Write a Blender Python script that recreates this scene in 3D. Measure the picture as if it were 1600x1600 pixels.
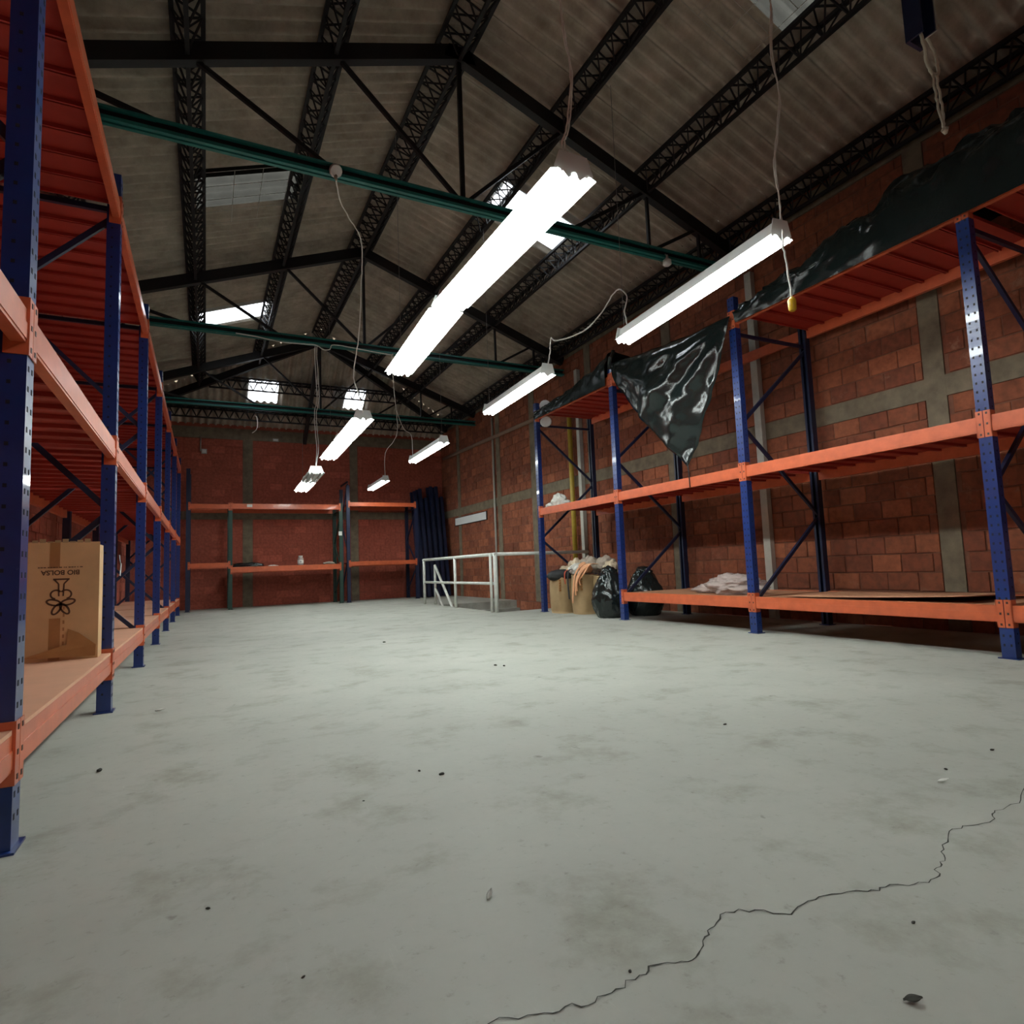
import bpy, bmesh, math, random
from mathutils import Vector, Matrix, noise

for o in list(bpy.data.objects):
    bpy.data.objects.remove(o)
scene = bpy.context.scene
COL = scene.collection
R = random.Random(7)
PI = math.pi

# ------------------------------------------------------------------ camera
CAM_H = 0.90
YAW, PITCH, ROLL, FPX = 0.4683, 0.0891, 0.0383, 948.1
fw = Vector((math.sin(YAW) * math.cos(PITCH), math.cos(YAW) * math.cos(PITCH), math.sin(PITCH)))
r0 = Vector((math.cos(YAW), -math.sin(YAW), 0))
u0 = r0.cross(fw)
rt = r0 * math.cos(ROLL) - u0 * math.sin(ROLL)
up = r0 * math.sin(ROLL) + u0 * math.cos(ROLL)
cam_d = bpy.data.cameras.new('camera')
cam = bpy.data.objects.new('camera', cam_d)
COL.objects.link(cam)
cam_d.sensor_fit = 'HORIZONTAL'
cam_d.sensor_width = 36.0
cam_d.lens = FPX / 1600 * 36.0
cam_d.clip_start = 0.02
cam_d.clip_end = 200
M = Matrix((rt, up, -fw)).transposed().to_4x4()
M.translation = Vector((0, 0, CAM_H))
cam.matrix_world = M
scene.camera = cam

# ------------------------------------------------------------------ sky and exposure
SKY = 7.0          # overcast daylight above the roof, seen through the skylight panels
TUBE = 26.0        # fluorescent tubes
world = bpy.data.worlds.new('overcast_sky')
scene.world = world
world.use_nodes = True
bg = world.node_tree.nodes['Background']
bg.inputs[0].default_value = (0.90, 0.95, 1.0, 1)
bg.inputs[1].default_value = SKY
vs = scene.view_settings
vs.view_transform = 'Standard'
vs.look = 'None'
vs.gamma = 1.0
vs.exposure = 0.90
vs.use_curve_mapping = False

# ------------------------------------------------------------------ materials
def new_mat(name):
    m = bpy.data.materials.new(name)
    m.use_nodes = True
    nt = m.node_tree
    b = nt.nodes['Principled BSDF']
    return m, nt, b

def nd(nt, typ, **kw):
    n = nt.nodes.new(typ)
    for k, v in kw.items():
        setattr(n, k, v)
    return n

def ramp(nt, src, stops):
    r = nd(nt, 'ShaderNodeValToRGB')
    els = r.color_ramp.elements
    while len(els) < len(stops):
        els.new(0.5)
    for e, (p, c) in zip(els, stops):
        e.position = p
        e.color = (c[0], c[1], c[2], 1)
    nt.links.new(src, r.inputs[0])
    return r.outputs[0]

def mixc(nt, fac, a, b, mode='MIX'):
    n = nd(nt, 'ShaderNodeMix', data_type='RGBA', blend_type=mode)
    for sock, val in ((n.inputs[0], fac), (n.inputs[6], a), (n.inputs[7], b)):
        if hasattr(val, 'is_linked') or hasattr(val, 'links'):
            nt.links.new(val, sock)
        elif isinstance(val, (tuple, list)):
            sock.default_value = (val[0], val[1], val[2], 1)
        else:
            sock.default_value = val
    return n.outputs[2]

def noise_t(nt, scale, detail=4, rough=0.6, coord='Object', stretch=None):
    tc = nd(nt, 'ShaderNodeTexCoord')
    src = tc.outputs[coord]
    if stretch:
        mp = nd(nt, 'ShaderNodeMapping')
        mp.inputs['Scale'].default_value = stretch
        nt.links.new(src, mp.inputs[0])
        src = mp.outputs[0]
    n = nd(nt, 'ShaderNodeTexNoise')
    n.inputs['Scale'].default_value = scale
    n.inputs['Detail'].default_value = detail
    n.inputs['Roughness'].default_value = rough
    nt.links.new(src, n.inputs['Vector'])
    return n.outputs['Fac']

def bump(nt, b, src, strength, dist=0.01):
    n = nd(nt, 'ShaderNodeBump')
    n.inputs['Strength'].default_value = strength
    n.inputs['Distance'].default_value = dist
    nt.links.new(src, n.inputs['Height'])
    nt.links.new(n.outputs[0], b.inputs['Normal'])

def paint(name, col, rough=0.35, metal=0.0, wear=None, wear_amt=0.06, var=0.12, scale=9, coat=0.0, bmp=0.0):
    m, nt, b = new_mat(name)
    n = noise_t(nt, scale)
    lo = tuple(c * (1 - var) for c in col)
    hi = tuple(min(1, c * (1 + var)) for c in col)
    c = ramp(nt, n, [(0.3, lo), (0.7, hi)])
    if wear:
        w = noise_t(nt, 38, 6, 0.75)
        f = ramp(nt, w, [(0.70 - wear_amt, (0, 0, 0)), (0.74 - wear_amt, (1, 1, 1))])
        c = mixc(nt, f, c, wear)
    nt.links.new(c, b.inputs['Base Color'])
    b.inputs['Roughness'].default_value = rough
    b.inputs['Metallic'].default_value = metal
    b.inputs['Coat Weight'].default_value = coat
    if bmp:
        bump(nt, b, noise_t(nt, 45, 5), bmp)
    return m

MT = {}
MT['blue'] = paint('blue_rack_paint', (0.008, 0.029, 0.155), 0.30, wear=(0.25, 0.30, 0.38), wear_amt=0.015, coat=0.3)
MT['navy'] = paint('dark_and_shaded_blue_paint', (0.006, 0.013, 0.045), 0.45)
MT['green'] = paint('dark_green_paint', (0.012, 0.045, 0.032), 0.45)
MT['orange'] = paint('orange_beam_paint', (0.57, 0.118, 0.045), 0.33, wear=(0.62, 0.33, 0.2), wear_amt=0.0, coat=0.2)
MT['red'] = paint('red_deck_paint', (0.36, 0.036, 0.022), 0.5, var=0.08)
MT['steel'] = paint('black_steel_paint', (0.0045, 0.005, 0.006), 0.6)
MT['teal'] = paint('teal_steel_paint', (0.012, 0.17, 0.15), 0.38)
MT['enamel'] = paint('white_enamel', (0.72, 0.75, 0.74), 0.4, var=0.03)
MT['white'] = paint('white_rail_paint', (0.66, 0.68, 0.64), 0.45, wear=(0.35, 0.33, 0.28), wear_amt=0.02)
MT['cord'] = paint('white_cord', (0.78, 0.78, 0.74), 0.6)
MT['wire'] = paint('thin_grey_wire', (0.25, 0.25, 0.25), 0.5)
MT['hole'] = paint('dark_slot', (0.012, 0.012, 0.02), 0.9)
MT['bolt'] = paint('dark_bolt', (0.05, 0.02, 0.015), 0.6)
MT['yellow'] = paint('yellow_paint', (0.42, 0.30, 0.035), 0.45, var=0.1)
MT['plug'] = paint('yellow_plastic', (0.72, 0.42, 0.015), 0.4)
MT['conduit'] = paint('grey_conduit', (0.42, 0.42, 0.37), 0.55, var=0.1)
MT['brownpipe'] = paint('brown_pipe', (0.25, 0.16, 0.11), 0.6)
MT['kraft'] = paint('kraft_paper', (0.36, 0.245, 0.125), 0.8, var=0.15, scale=5, bmp=0.15)
MT['card'] = paint('cardboard', (0.60, 0.37, 0.185), 0.75, var=0.10, scale=4)
MT['tape'] = paint('brown_tape', (0.36, 0.17, 0.06), 0.35)
MT['ink'] = paint('brown_ink', (0.075, 0.03, 0.012), 0.7)
MT['cream'] = paint('cream_cloth', (0.55, 0.45, 0.32), 0.9, var=0.2, scale=12)
MT['greycloth'] = paint('grey_cloth', (0.34, 0.29, 0.24), 0.9, var=0.2, scale=12)
MT['peach'] = paint('peach_cloth', (0.72, 0.36, 0.19), 0.85, var=0.15)
MT['whitecloth'] = paint('white_cloth', (0.62, 0.62, 0.58), 0.85)
MT['blackcloth'] = paint('black_cloth', (0.018, 0.019, 0.021), 0.75)
MT['redcloth'] = paint('red_strap', (0.5, 0.07, 0.03), 0.7)
MT['chip'] = paint('shelf_board', (0.40, 0.19, 0.105), 0.6, var=0.16, scale=3)
MT['chipL'] = paint('pale_shelf_board', (0.66, 0.36, 0.235), 0.5, var=0.08, scale=3)
MT['debris'] = paint('dark_debris', (0.03, 0.03, 0.022), 0.8)
MT['paper'] = paint('white_paper', (0.62, 0.62, 0.58), 0.7)
MT['label'] = paint('printed_label_grey', (0.2, 0.2, 0.2), 0.7)
MT['crack'] = paint('crack_shadow', (0.05, 0.052, 0.045), 1.0)
MT['rope'] = paint('rope', (0.36, 0.33, 0.26), 0.9)
MT['deadtube'] = paint('unlit_tube', (0.42, 0.44, 0.42), 0.25)
MT['step'] = paint('stair_concrete', (0.30, 0.30, 0.27), 0.85, scale=4)

def emit(name, col, s):
    m, nt, b = new_mat(name)
    b.inputs['Base Color'].default_value = (0.8, 0.8, 0.8, 1)
    b.inputs['Emission Color'].default_value = (*col, 1)
    b.inputs['Emission Strength'].default_value = s
    return m
MT['tube'] = emit('lit_fluorescent_tube', (0.94, 1.0, 0.96), TUBE)
MT['dimtube'] = emit('dim_fluorescent_tube', (0.94, 1.0, 0.96), TUBE * 0.72)  # emission lowered for fixtures down the hall, to dim the far floor

def floor_mat():
    m, nt, b = new_mat('worn_concrete_floor')
    big = noise_t(nt, 0.55, 5, 0.6)
    mid = noise_t(nt, 2.6, 7, 0.68)
    fine = noise_t(nt, 22, 6, 0.7)
    c = ramp(nt, big, [(0.25, (0.325, 0.333, 0.296)), (0.75, (0.415, 0.424, 0.382))])
    c2 = ramp(nt, mid, [(0.30, (0.74, 0.73, 0.68)), (0.48, (1, 1, 1)), (0.66, (1.0, 1.0, 0.99)), (0.8, (1.16, 1.16, 1.14))])
    c = mixc(nt, 1.0, c, c2, 'MULTIPLY')
    c3 = ramp(nt, fine, [(0.27, (0.62, 0.61, 0.56)), (0.40, (1, 1, 1)), (0.72, (1.05, 1.05, 1.05))])
    c = mixc(nt, 0.75, c, c3, 'MULTIPLY')
    # sparse dark pits and stains
    pits = noise_t(nt, 9, 3, 0.5)
    c4 = ramp(nt, pits, [(0.22, (0.42, 0.41, 0.36)), (0.29, (1, 1, 1))])
    c = mixc(nt, 0.8, c, c4, 'MULTIPLY')
    # trowel scratches
    scr = noise_t(nt, 7, 6, 0.75, stretch=(6, 0.6, 1))
    c5 = ramp(nt, scr, [(0.62, (1, 1, 1)), (0.72, (1.13, 1.13, 1.12))])
    c = mixc(nt, 0.8, c, c5, 'MULTIPLY')
    nt.links.new(c, b.inputs['Base Color'])
    r = ramp(nt, mid, [(0.3, (0.80,) * 3), (0.7, (0.62,) * 3)])
    nt.links.new(r, b.inputs['Roughness'])
    bump(nt, b, fine, 0.12, 0.004)
    return m
MT['floor'] = floor_mat()

def brick_mat(name, c_lo, c_hi, patch):
    m, nt, b = new_mat(name)
    oi = nd(nt, 'ShaderNodeObjectInfo')
    ge = nd(nt, 'ShaderNodeNewGeometry')
    ad = nd(nt, 'ShaderNodeMath', operation='ADD')
    nt.links.new(oi.outputs['Random'], ad.inputs[0])
    nt.links.new(ge.outputs['Random Per Island'], ad.inputs[1])
    fr = nd(nt, 'ShaderNodeMath', operation='FRACT')
    nt.links.new(ad.outputs[0], fr.inputs[0])
    c = ramp(nt, fr.outputs[0], [(0.0, c_lo), (0.8, c_hi), (1.0, tuple(min(1, x * 1.25) for x in c_hi))])
    pos = ge.outputs['Position']
    n = nd(nt, 'ShaderNodeTexNoise')
    n.inputs['Scale'].default_value = 14
    n.inputs['Detail'].default_value = 6
    nt.links.new(pos, n.inputs['Vector'])
    c = mixc(nt, 0.8, c, ramp(nt, n.outputs['Fac'], [(0.3, (0.6, 0.6, 0.6)), (0.65, (1.12, 1.1, 1.08))]), 'MULTIPLY')
    n2 = nd(nt, 'ShaderNodeTexNoise')
    n2.inputs['Scale'].default_value = 3.2
    n2.inputs['Detail'].default_value = 7
    n2.inputs['Roughness'].default_value = 0.72
    nt.links.new(pos, n2.inputs['Vector'])
    c = mixc(nt, ramp(nt, n2.outputs['Fac'], [(0.60, (0, 0, 0)), (0.74, (0.75, 0.75, 0.75))]), c, patch)
    nt.links.new(c, b.inputs['Base Color'])
    b.inputs['Roughness'].default_value = 0.88
    bump(nt, b, n.outputs['Fac'], 0.35, 0.006)
    return m
MT['brick'] = brick_mat('red_clay_block', (0.200, 0.058, 0.029), (0.290, 0.092, 0.042), (0.34, 0.19, 0.12))
MT['brickfar'] = brick_mat('dark_red_block', (0.36, 0.088, 0.054), (0.40, 0.100, 0.061), (0.40, 0.13, 0.085))
MT['mortar'] = paint('mortar', (0.185, 0.078, 0.047), 0.95, var=0.25, scale=6)
MT['mortarfar'] = paint('red_mortar', (0.32, 0.082, 0.052), 0.95, var=0.15, scale=6)
MT['concrete'] = paint('grey_green_concrete', (0.175, 0.145, 0.098), 0.9, var=0.28, scale=6, bmp=0.3)

def sheet_mat():
    m, nt, b = new_mat('weathered_fibre_cement')
    oi = nd(nt, 'ShaderNodeObjectInfo')
    base = ramp(nt, oi.outputs['Random'], [(0, (0.40, 0.365, 0.315)), (1, (0.50, 0.46, 0.40))])
    ge = nd(nt, 'ShaderNodeNewGeometry')
    n = nd(nt, 'ShaderNodeTexNoise')
    n.inputs['Scale'].default_value = 2.4
    n.inputs['Detail'].default_value = 8
    n.inputs['Roughness'].default_value = 0.7
    nt.links.new(ge.outputs['Position'], n.inputs['Vector'])
    c = mixc(nt, 1.0, base, ramp(nt, n.outputs['Fac'], [(0.3, (0.60, 0.57, 0.51)), (0.7, (1.2, 1.17, 1.12))]), 'MULTIPLY')
    nt.links.new(c, b.inputs['Base Color'])
    b.inputs['Roughness'].default_value = 0.9
    return m
MT['sheet'] = sheet_mat()

def trans_mat(name, col, clear):
    m = bpy.data.materials.new(name)
    m.use_nodes = True
    nt = m.node_tree
    nt.nodes.clear()
    out = nd(nt, 'ShaderNodeOutputMaterial')
    tl = nd(nt, 'ShaderNodeBsdfTranslucent')
    df = nd(nt, 'ShaderNodeBsdfDiffuse')
    tp = nd(nt, 'ShaderNodeBsdfTransparent')
    n = noise_t(nt, 3, 6, 0.7)
    c = ramp(nt, n, [(0.3, tuple(x * 0.7 for x in col)), (0.65, col)])
    nt.links.new(c, tl.inputs[0])
    nt.links.new(c, df.inputs[0])
    nt.links.new(c, tp.inputs[0])
    m1 = nd(nt, 'ShaderNodeMixShader')
    m1.inputs[0].default_value = 0.45
    nt.links.new(tl.outputs[0], m1.inputs[1])
    nt.links.new(df.outputs[0], m1.inputs[2])
    m2 = nd(nt, 'ShaderNodeMixShader')
    m2.inputs[0].default_value = clear
    nt.links.new(m1.outputs[0], m2.inputs[1])
    nt.links.new(tp.outputs[0], m2.inputs[2])
    nt.links.new(m2.outputs[0], out.inputs[0])
    return m
MT['skylight'] = trans_mat('clear_skylight_sheet', (0.92, 0.94, 0.95), 0.45)
MT['skydirty'] = trans_mat('grimy_skylight_sheet', (0.026, 0.025, 0.021), 0.0)

def plastic_mat():
    m, nt, b = new_mat('black_plastic_film')
    b.inputs['Base Color'].default_value = (0.010, 0.016, 0.016, 1)
    b.inputs['Roughness'].default_value = 0.15
    b.inputs['IOR'].default_value = 1.55
    bump(nt, b, noise_t(nt, 9, 5, 0.65, stretch=(1, 1, 0.6)), 0.35, 0.02)
    return m
MT['film'] = plastic_mat()

def wrap_mat():
    m, nt, b = new_mat('clear_wrap')
    b.inputs['Base Color'].default_value = (0.62, 0.52, 0.49, 1)
    b.inputs['Roughness'].default_value = 0.25
    b.inputs['Alpha'].default_value = 0.62
    bump(nt, b, noise_t(nt, 16, 5, 0.7), 0.8, 0.02)
    return m
MT['wrap'] = wrap_mat()

# ------------------------------------------------------------------ mesh helpers
class MB:
    def __init__(s):
        s.v, s.f, s.mi, s.sm = [], [], [], []
    def add(s, vs_, fs, mi=0, smooth=False):
        o = len(s.v)
        s.v += [tuple(p) for p in vs_]
        for f in fs:
            s.f.append(tuple(i + o for i in f))
            s.mi.append(mi)
            s.sm.append(smooth)
        return s
    def box(s, a, b, mi=0):
        x0, x1 = sorted((a[0], b[0])); y0, y1 = sorted((a[1], b[1])); z0, z1 = sorted((a[2], b[2]))
        p = [(x0, y0, z0), (x1, y0, z0), (x1, y1, z0), (x0, y1, z0), (x0, y0, z1), (x1, y0, z1), (x1, y1, z1), (x0, y1, z1)]
        return s.add(p, [(0, 3, 2, 1), (4, 5, 6, 7), (0, 1, 5, 4), (1, 2, 6, 5), (2, 3, 7, 6), (3, 0, 4, 7)], mi)
    def bar(s, p, q, w, h, mi=0, up_=(0, 0, 1)):
        p, q = Vector(p), Vector(q)
        d = (q - p).normalized()
        u = Vector(up_)
        if abs(d.dot(u)) > 0.98:
            u = Vector((0, 1, 0))
        sx = d.cross(u).normalized() * w / 2
        sz = sx.cross(d).normalized() * h / 2
        c = [e + sg * sx + tg * sz for e in (p, q) for sg, tg in ((-1, -1), (1, -1), (1, 1), (-1, 1))]
        return s.add(c, [(0, 1, 2, 3), (7, 6, 5, 4), (0, 4, 5, 1), (1, 5, 6, 2), (2, 6, 7, 3), (3, 7, 4, 0)], mi)
    def tube(s, pts, r, n=6, mi=0, cap=True):
        pts = [Vector(p) for p in pts]
        rings, prev = [], None
        for i, p in enumerate(pts):
            d = (pts[min(i + 1, len(pts) - 1)] - pts[max(i - 1, 0)]).normalized()
            if prev is None:
                a = Vector((0, 0, 1)) if abs(d.z) < 0.9 else Vector((1, 0, 0))
                u = d.cross(a).normalized()
            else:
                u = (prev - d * prev.dot(d)).normalized()
            prev = u
            w = d.cross(u)
            rr = r[i] if isinstance(r, (list, tuple)) else r
            rings.append([p + (u * math.cos(2 * PI * k / n) + w * math.sin(2 * PI * k / n)) * rr for k in range(n)])
        vv = [x for g in rings for x in g]
        ff = []
        for i in range(len(rings) - 1):
            for k in range(n):
                ff.append((i * n + k, i * n + (k + 1) % n, (i + 1) * n + (k + 1) % n, (i + 1) * n + k))
        o = len(s.v)
        s.add(vv, ff, mi, True)
        if cap:
            s.add([], [tuple(o - len(s.v) + o * 0 + 0 for _ in ())], mi) if False else None
            s.f.append(tuple(o + k for k in reversed(range(n)))); s.mi.append(mi); s.sm.append(False)
            s.f.append(tuple(o + (len(rings) - 1) * n + k for k in range(n))); s.mi.append(mi); s.sm.append(False)
        return s
    def prism(s, poly, ax, a, b, mi=0):
        """extrude closed 2D polygon along axis ax between a and b"""
        n = len(poly)
        def pt(p, t):
            return {0: (t, p[0], p[1]), 1: (p[0], t, p[1]), 2: (p[0], p[1], t)}[ax]
        vv = [pt(p, a) for p in poly] + [pt(p, b) for p in poly]
        ff = [tuple(range(n)), tuple(reversed(range(n, 2 * n)))]
        ff += [(k, n + k, n + (k + 1) % n, (k + 1) % n) for k in range(n)]
        return s.add(vv, ff, mi)
    def grid(s, fn, nu, nv, mi=0, smooth=True):
        vv = [fn(i / nu, j / nv) for j in range(nv + 1) for i in range(nu + 1)]
        ff = [(j * (nu + 1) + i, j * (nu + 1) + i + 1, (j + 1) * (nu + 1) + i + 1, (j + 1) * (nu + 1) + i) for j in range(nv) for i in range(nu)]
        return s.add(vv, ff, mi, smooth)
    def mesh(s, name, mats):
        me = bpy.data.meshes.new(name)
        me.from_pydata(s.v, [], s.f)
        for m in (mats if isinstance(mats, (list, tuple)) else [mats]):
            me.materials.append(MT[m])
        me.polygons.foreach_set('material_index', s.mi)
        me.polygons.foreach_set('use_smooth', s.sm)
        me.update()
        return me
    def build(s, name, mats, parent=None):
        return put(name, s.mesh(name, mats), parent)

def put(name, data, parent=None, loc=None, rot=None):
    o = bpy.data.objects.new(name, data)
    COL.objects.link(o)
    if loc is not None:
        o.location = loc
    if rot is not None:
        o.rotation_euler = rot
    if parent is not None:
        o.parent = parent
        pl = parent
        off = Vector((0, 0, 0))
        while pl is not None:       # parents are only ever translated: keep children's coordinates in world space
            off += pl.location
            pl = pl.parent
        o.location = Vector(o.location) - off
    return o

def tag(o, label, cat, group=None):
    o['label'] = label
    o['category'] = cat
    if group:
        o['group'] = group
    return o

def thing(name, label, cat, loc=(0, 0, 0), group=None):
    o = bpy.data.objects.new(name, None)
    o.empty_display_size = 0.1
    COL.objects.link(o)
    o.location = loc
    return tag(o, label, cat, group)

def struct(o):
    o['kind'] = 'structure'
    return o

def stuff(o):
    o['kind'] = 'stuff'
    return o

# ------------------------------------------------------------------ room dimensions
XW, XE = -1.84, 7.40          # inner faces of the two long walls
YB, YF = -4.0, 20.0           # wall behind the camera, far wall
XR = 2.78                     # ridge
ZR, SL, HS = 7.66, 0.37, 0.70           # underside of sheets at the ridge, slope
YH = 16.9                     # ridge end, start of the hip
HX0, HX1, HY0, HY1 = 5.22, XE, 11.05, 14.55   # stair opening

def zroof(x, y=0.0):
    z = ZR - SL * abs(x - XR)
    if y > YH:
        z = min(z, ZR - (y - YH) * HS)
    return z

# ------------------------------------------------------------------ floor with stair opening
b = MB()
for x0, x1, y0, y1 in ((XW, XE, YB, HY0), (XW, HX0, HY0, HY1), (XW, XE, HY1, YF)):
    b.box((x0, y0, -0.22), (x1, y1, 0))
floor = struct(b.build('floor', 'floor'))
CR = [(0.40, 1.20), (0.53, 1.19), (0.6, 1.16), (0.66, 1.15), (0.72, 1.13), (0.78, 1.14), (0.85, 1.15), (0.9, 1.16), (0.96, 1.14), (1.01, 1.14), (1.07, 1.18), (1.12, 1.2), (1.19, 1.23), (1.26, 1.2), (1.32, 1.14), (1.41, 1.16), (1.49, 1.15), (1.58, 1.11), (1.64, 1.1), (1.72, 1.07), (1.8, 1.06), (1.86, 1.09), (1.92, 1.1), (1.99, 1.14), (2.11, 1.19), (2.21, 1.2), (2.31, 1.17), (2.39, 1.2), (2.46, 1.2), (2.6, 1.21), (2.8, 1.27)]
pts = []
for i in range(len(CR) - 1):
    p, q = Vector((*CR[i], 0)), Vector((*CR[i + 1], 0))
    for k in range(4):
        t = k / 4
        c = p.lerp(q, t)
        d = (q - p).normalized()
        c += Vector((-d.y, d.x, 0)) * R.uniform(-0.010, 0.010) * (0 if k == 0 else 1)
        pts.append(c)
vv, ff = [], []
for i, p in enumerate(pts):
    d = (pts[min(i + 1, len(pts) - 1)] - pts[max(i - 1, 0)]).normalized()
    nrm = Vector((-d.y, d.x, 0))
    w = R.choice((0.0010, 0.0016, 0.0024, 0.0014))
    vv += [p + nrm * w + Vector((0, 0, 0.0012)), p - nrm * w + Vector((0, 0, 0.0012))]
    if i:
        ff.append((2 * i - 2, 2 * i - 1, 2 * i + 1, 2 * i))
MB().add(vv, ff).build('floor_crack', 'crack', floor)

# stairwell: pit floor, sides and steps
b = MB()
b.box((HX0 - 0.15, HY0 - 0.2, -2.9), (XE, HY1 + 0.2, -2.75))
struct(b.build('floor', 'step'))
b = MB()
b.box((HX0 - 0.15, HY0 - 0.2, -2.75), (HX0 - 0.002, HY1 + 0.2, -0.22))
b.box((HX0 - 0.15, HY0 - 0.2, -2.75), (XE, HY0 - 0.05, -0.22))
struct(b.build('wall_stairwell', 'concrete'))
st = thing('concrete_staircase', 'concrete steps going down inside the white railed floor opening', 'stairs', (6.3, 13.0, -2.75))
for k in range(12):
    y1 = HY1 - k * 0.27
    z1 = -0.19 * (k + 1)
    MB().box((HX0 + 0.02, y1 - 0.27, z1 - 0.25), (XE - 0.05, y1, z1)).build('step', 'step', st)

# ------------------------------------------------------------------ walls
WTOP = zroof(XE) + 0.02
b = MB().box((XE + 0.012, YB, -2.9), (XE + 0.22, YF + 0.2, WTOP))
wall_e = struct(b.build('wall_right', 'mortar'))
b = MB().box((XW - 0.22, YB, -0.22), (XW - 0.012, YF + 0.2, WTOP))
wall_w = struct(b.build('wall_left', 'mortarfar'))
WTF = ZR - HS * (YF - YH) + 0.02
b = MB().box((XW - 0.22, YF + 0.012, -0.22), (XE + 0.22, YF + 0.22, WTF))
wall_f = struct(b.build('wall_far', 'mortarfar'))
n_ = [(XW - 0.2, -0.2), (XE + 0.2, -0.2), (XE + 0.2, WTOP), (XR, ZR + 0.1), (XW - 0.2, WTOP)]
wall_b = struct(MB().prism(n_, 1, YB - 0.2, YB).build('wall_back', 'brickfar'))

BL, BH, BG = 0.345, 0.205, 0.014        # clay block face and joint
COLS_E = [(3.73, 3.95), (8.10, 8.33), (13.18, 13.46), (15.25, 15.50), (18.30, 18.52), (10.62, 10.85)]
BAND_E = (2.62, 2.86)
TOPB = 5.62
def blocks(y0, y1, z0, z1, cols, band):
    out = []
    row = 0
    z = z0
    while z < z1 - 0.05:
        zt = min(z + BH, z1)
        if band and z < band[0] < zt:
            zt = band[0] - BG
        if band and band[0] - 0.02 <= z < band[1]:
            z = band[1] + BG
            row += 1
            continue
        if zt - z > 0.04:
            y = y0 - (row % 2) * (BL + BG) / 2
            while y < y1:
                a, c = max(y, y0), min(y + BL, y1)
                segs = [(a, c)]
                for ca, cb in cols:
                    ns = []
                    for p, q in segs:
                        if q <= ca - BG or p >= cb + BG:
                            ns.append((p, q))
                        else:
                            if p < ca - BG:
                                ns.append((p, ca - BG))
                            if q > cb + BG:
                                ns.append((cb + BG, q))
                    segs = ns
                for p, q in segs:
                    if q - p > 0.05:
                        out.append((p, q, z, zt))
                y += BL + BG
        z = zt + BG
        row += 1
    return out
camp = Vector((0, 0, CAM_H))
def in_view(p):
    d = Vector(p) - camp
    z = d.dot(fw)
    if z < 0.2:
        return False
    return abs(d.dot(rt) / z * FPX) < 800 and abs(d.dot(up) / z * FPX) < 800
bl = blocks(1.0, YF, 0.0, TOPB, COLS_E, BAND_E) + blocks(HY0 - 0.1, HY1, -2.2, -0.01, [], None)
bl.sort(key=lambda t: (0 if in_view((XE, (t[0] + t[1]) / 2, (t[2] + t[3]) / 2)) else 1,
                       (Vector((XE, (t[0] + t[1]) / 2, (t[2] + t[3]) / 2)) - camp).length / max(0.3, (t[1] - t[0]) / BL)))
cache = {}
rest = MB()
for i, (p, q, z0, z1) in enumerate(bl):
    j = R.uniform(-0.004, 0.005)
    if i < 300:
        key = (round(q - p, 3), round(z1 - z0, 3))
        if key not in cache:
            w, h = key
            e = 0.006
            mb = MB()
            vv = [(0.03, -w / 2, -h / 2), (0.03, w / 2, -h / 2), (0.03, w / 2, h / 2), (0.03, -w / 2, h / 2),
                  (e, -w / 2, -h / 2), (e, w / 2, -h / 2), (e, w / 2, h / 2), (e, -w / 2, h / 2),
                  (0, -w / 2 + e, -h / 2 + e), (0, w / 2 - e, -h / 2 + e), (0, w / 2 - e, h / 2 - e), (0, -w / 2 + e, h / 2 - e)]
            ff = [(8, 11, 10, 9)]
            for k in range(4):
                k2 = (k + 1) % 4
                ff += [(k, k2, 4 + k2, 4 + k), (4 + k, 4 + k2, 8 + k2, 8 + k)]
            cache[key] = mb.add(vv, ff).mesh('brick', 'brick')
        put('brick', cache[key], wall_e, (XE + j, (p + q) / 2, (z0 + z1) / 2))
    else:
        rest.box((XE + j, p, z0), (XE + 0.02, q, z1))
stuff(rest.build('brick_courses', 'brick', wall_e))
for ya, yb in COLS_E:
    MB().box((XE - 0.006, ya, 0), (XE + 0.02, yb, WTOP - 0.1)).build('concrete_column', 'concrete', wall_e)
MB().box((XE - 0.004, 1.0, BAND_E[0]), (XE + 0.02, YF, BAND_E[1])).build('concrete_band', 'concrete', wall_e)
MB().box((XE - 0.004, 1.0, TOPB + BG), (XE + 0.02, YF, WTOP - 0.1)).build('ring_beam', 'concrete', wall_e)
# far wall
COLS_F = [(0.98, 1.26), (4.20, 4.45)]
rest = MB()
for p, q, z0, z1 in blocks(XW, XE, 0, 5.05, COLS_F, (2.62, 2.86)):
    rest.box((p, YF + R.uniform(-0.003, 0.004), z0), (q, YF + 0.02, z1))
stuff(rest.build('brick_courses', 'brickfar', wall_f))
for xa, xb in COLS_F:
    MB().box((xa, YF - 0.006, 0), (xb, YF + 0.02, 5.30)).build('concrete_column', 'concrete', wall_f)
MB().box((XW, YF - 0.003, 2.62), (XE, YF + 0.02, 2.86)).build('concrete_band', 'concrete', wall_f)
MB().box((XW, YF - 0.004, 5.06), (XE, YF + 0.02, 5.40)).build('ring_beam', 'concrete', wall_f)
rest = MB()
for p, q, z0, z1 in blocks(0.5, YF, 0, 5.3, [(5.0, 5.25), (10.0, 10.25), (15.0, 15.25)], (2.62, 2.86)):
    rest.box((XW - R.uniform(-0.003, 0.004), p, z0), (XW - 0.02, q, z1))
stuff(rest.build('brick_courses', 'brickfar', wall_w))

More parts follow.
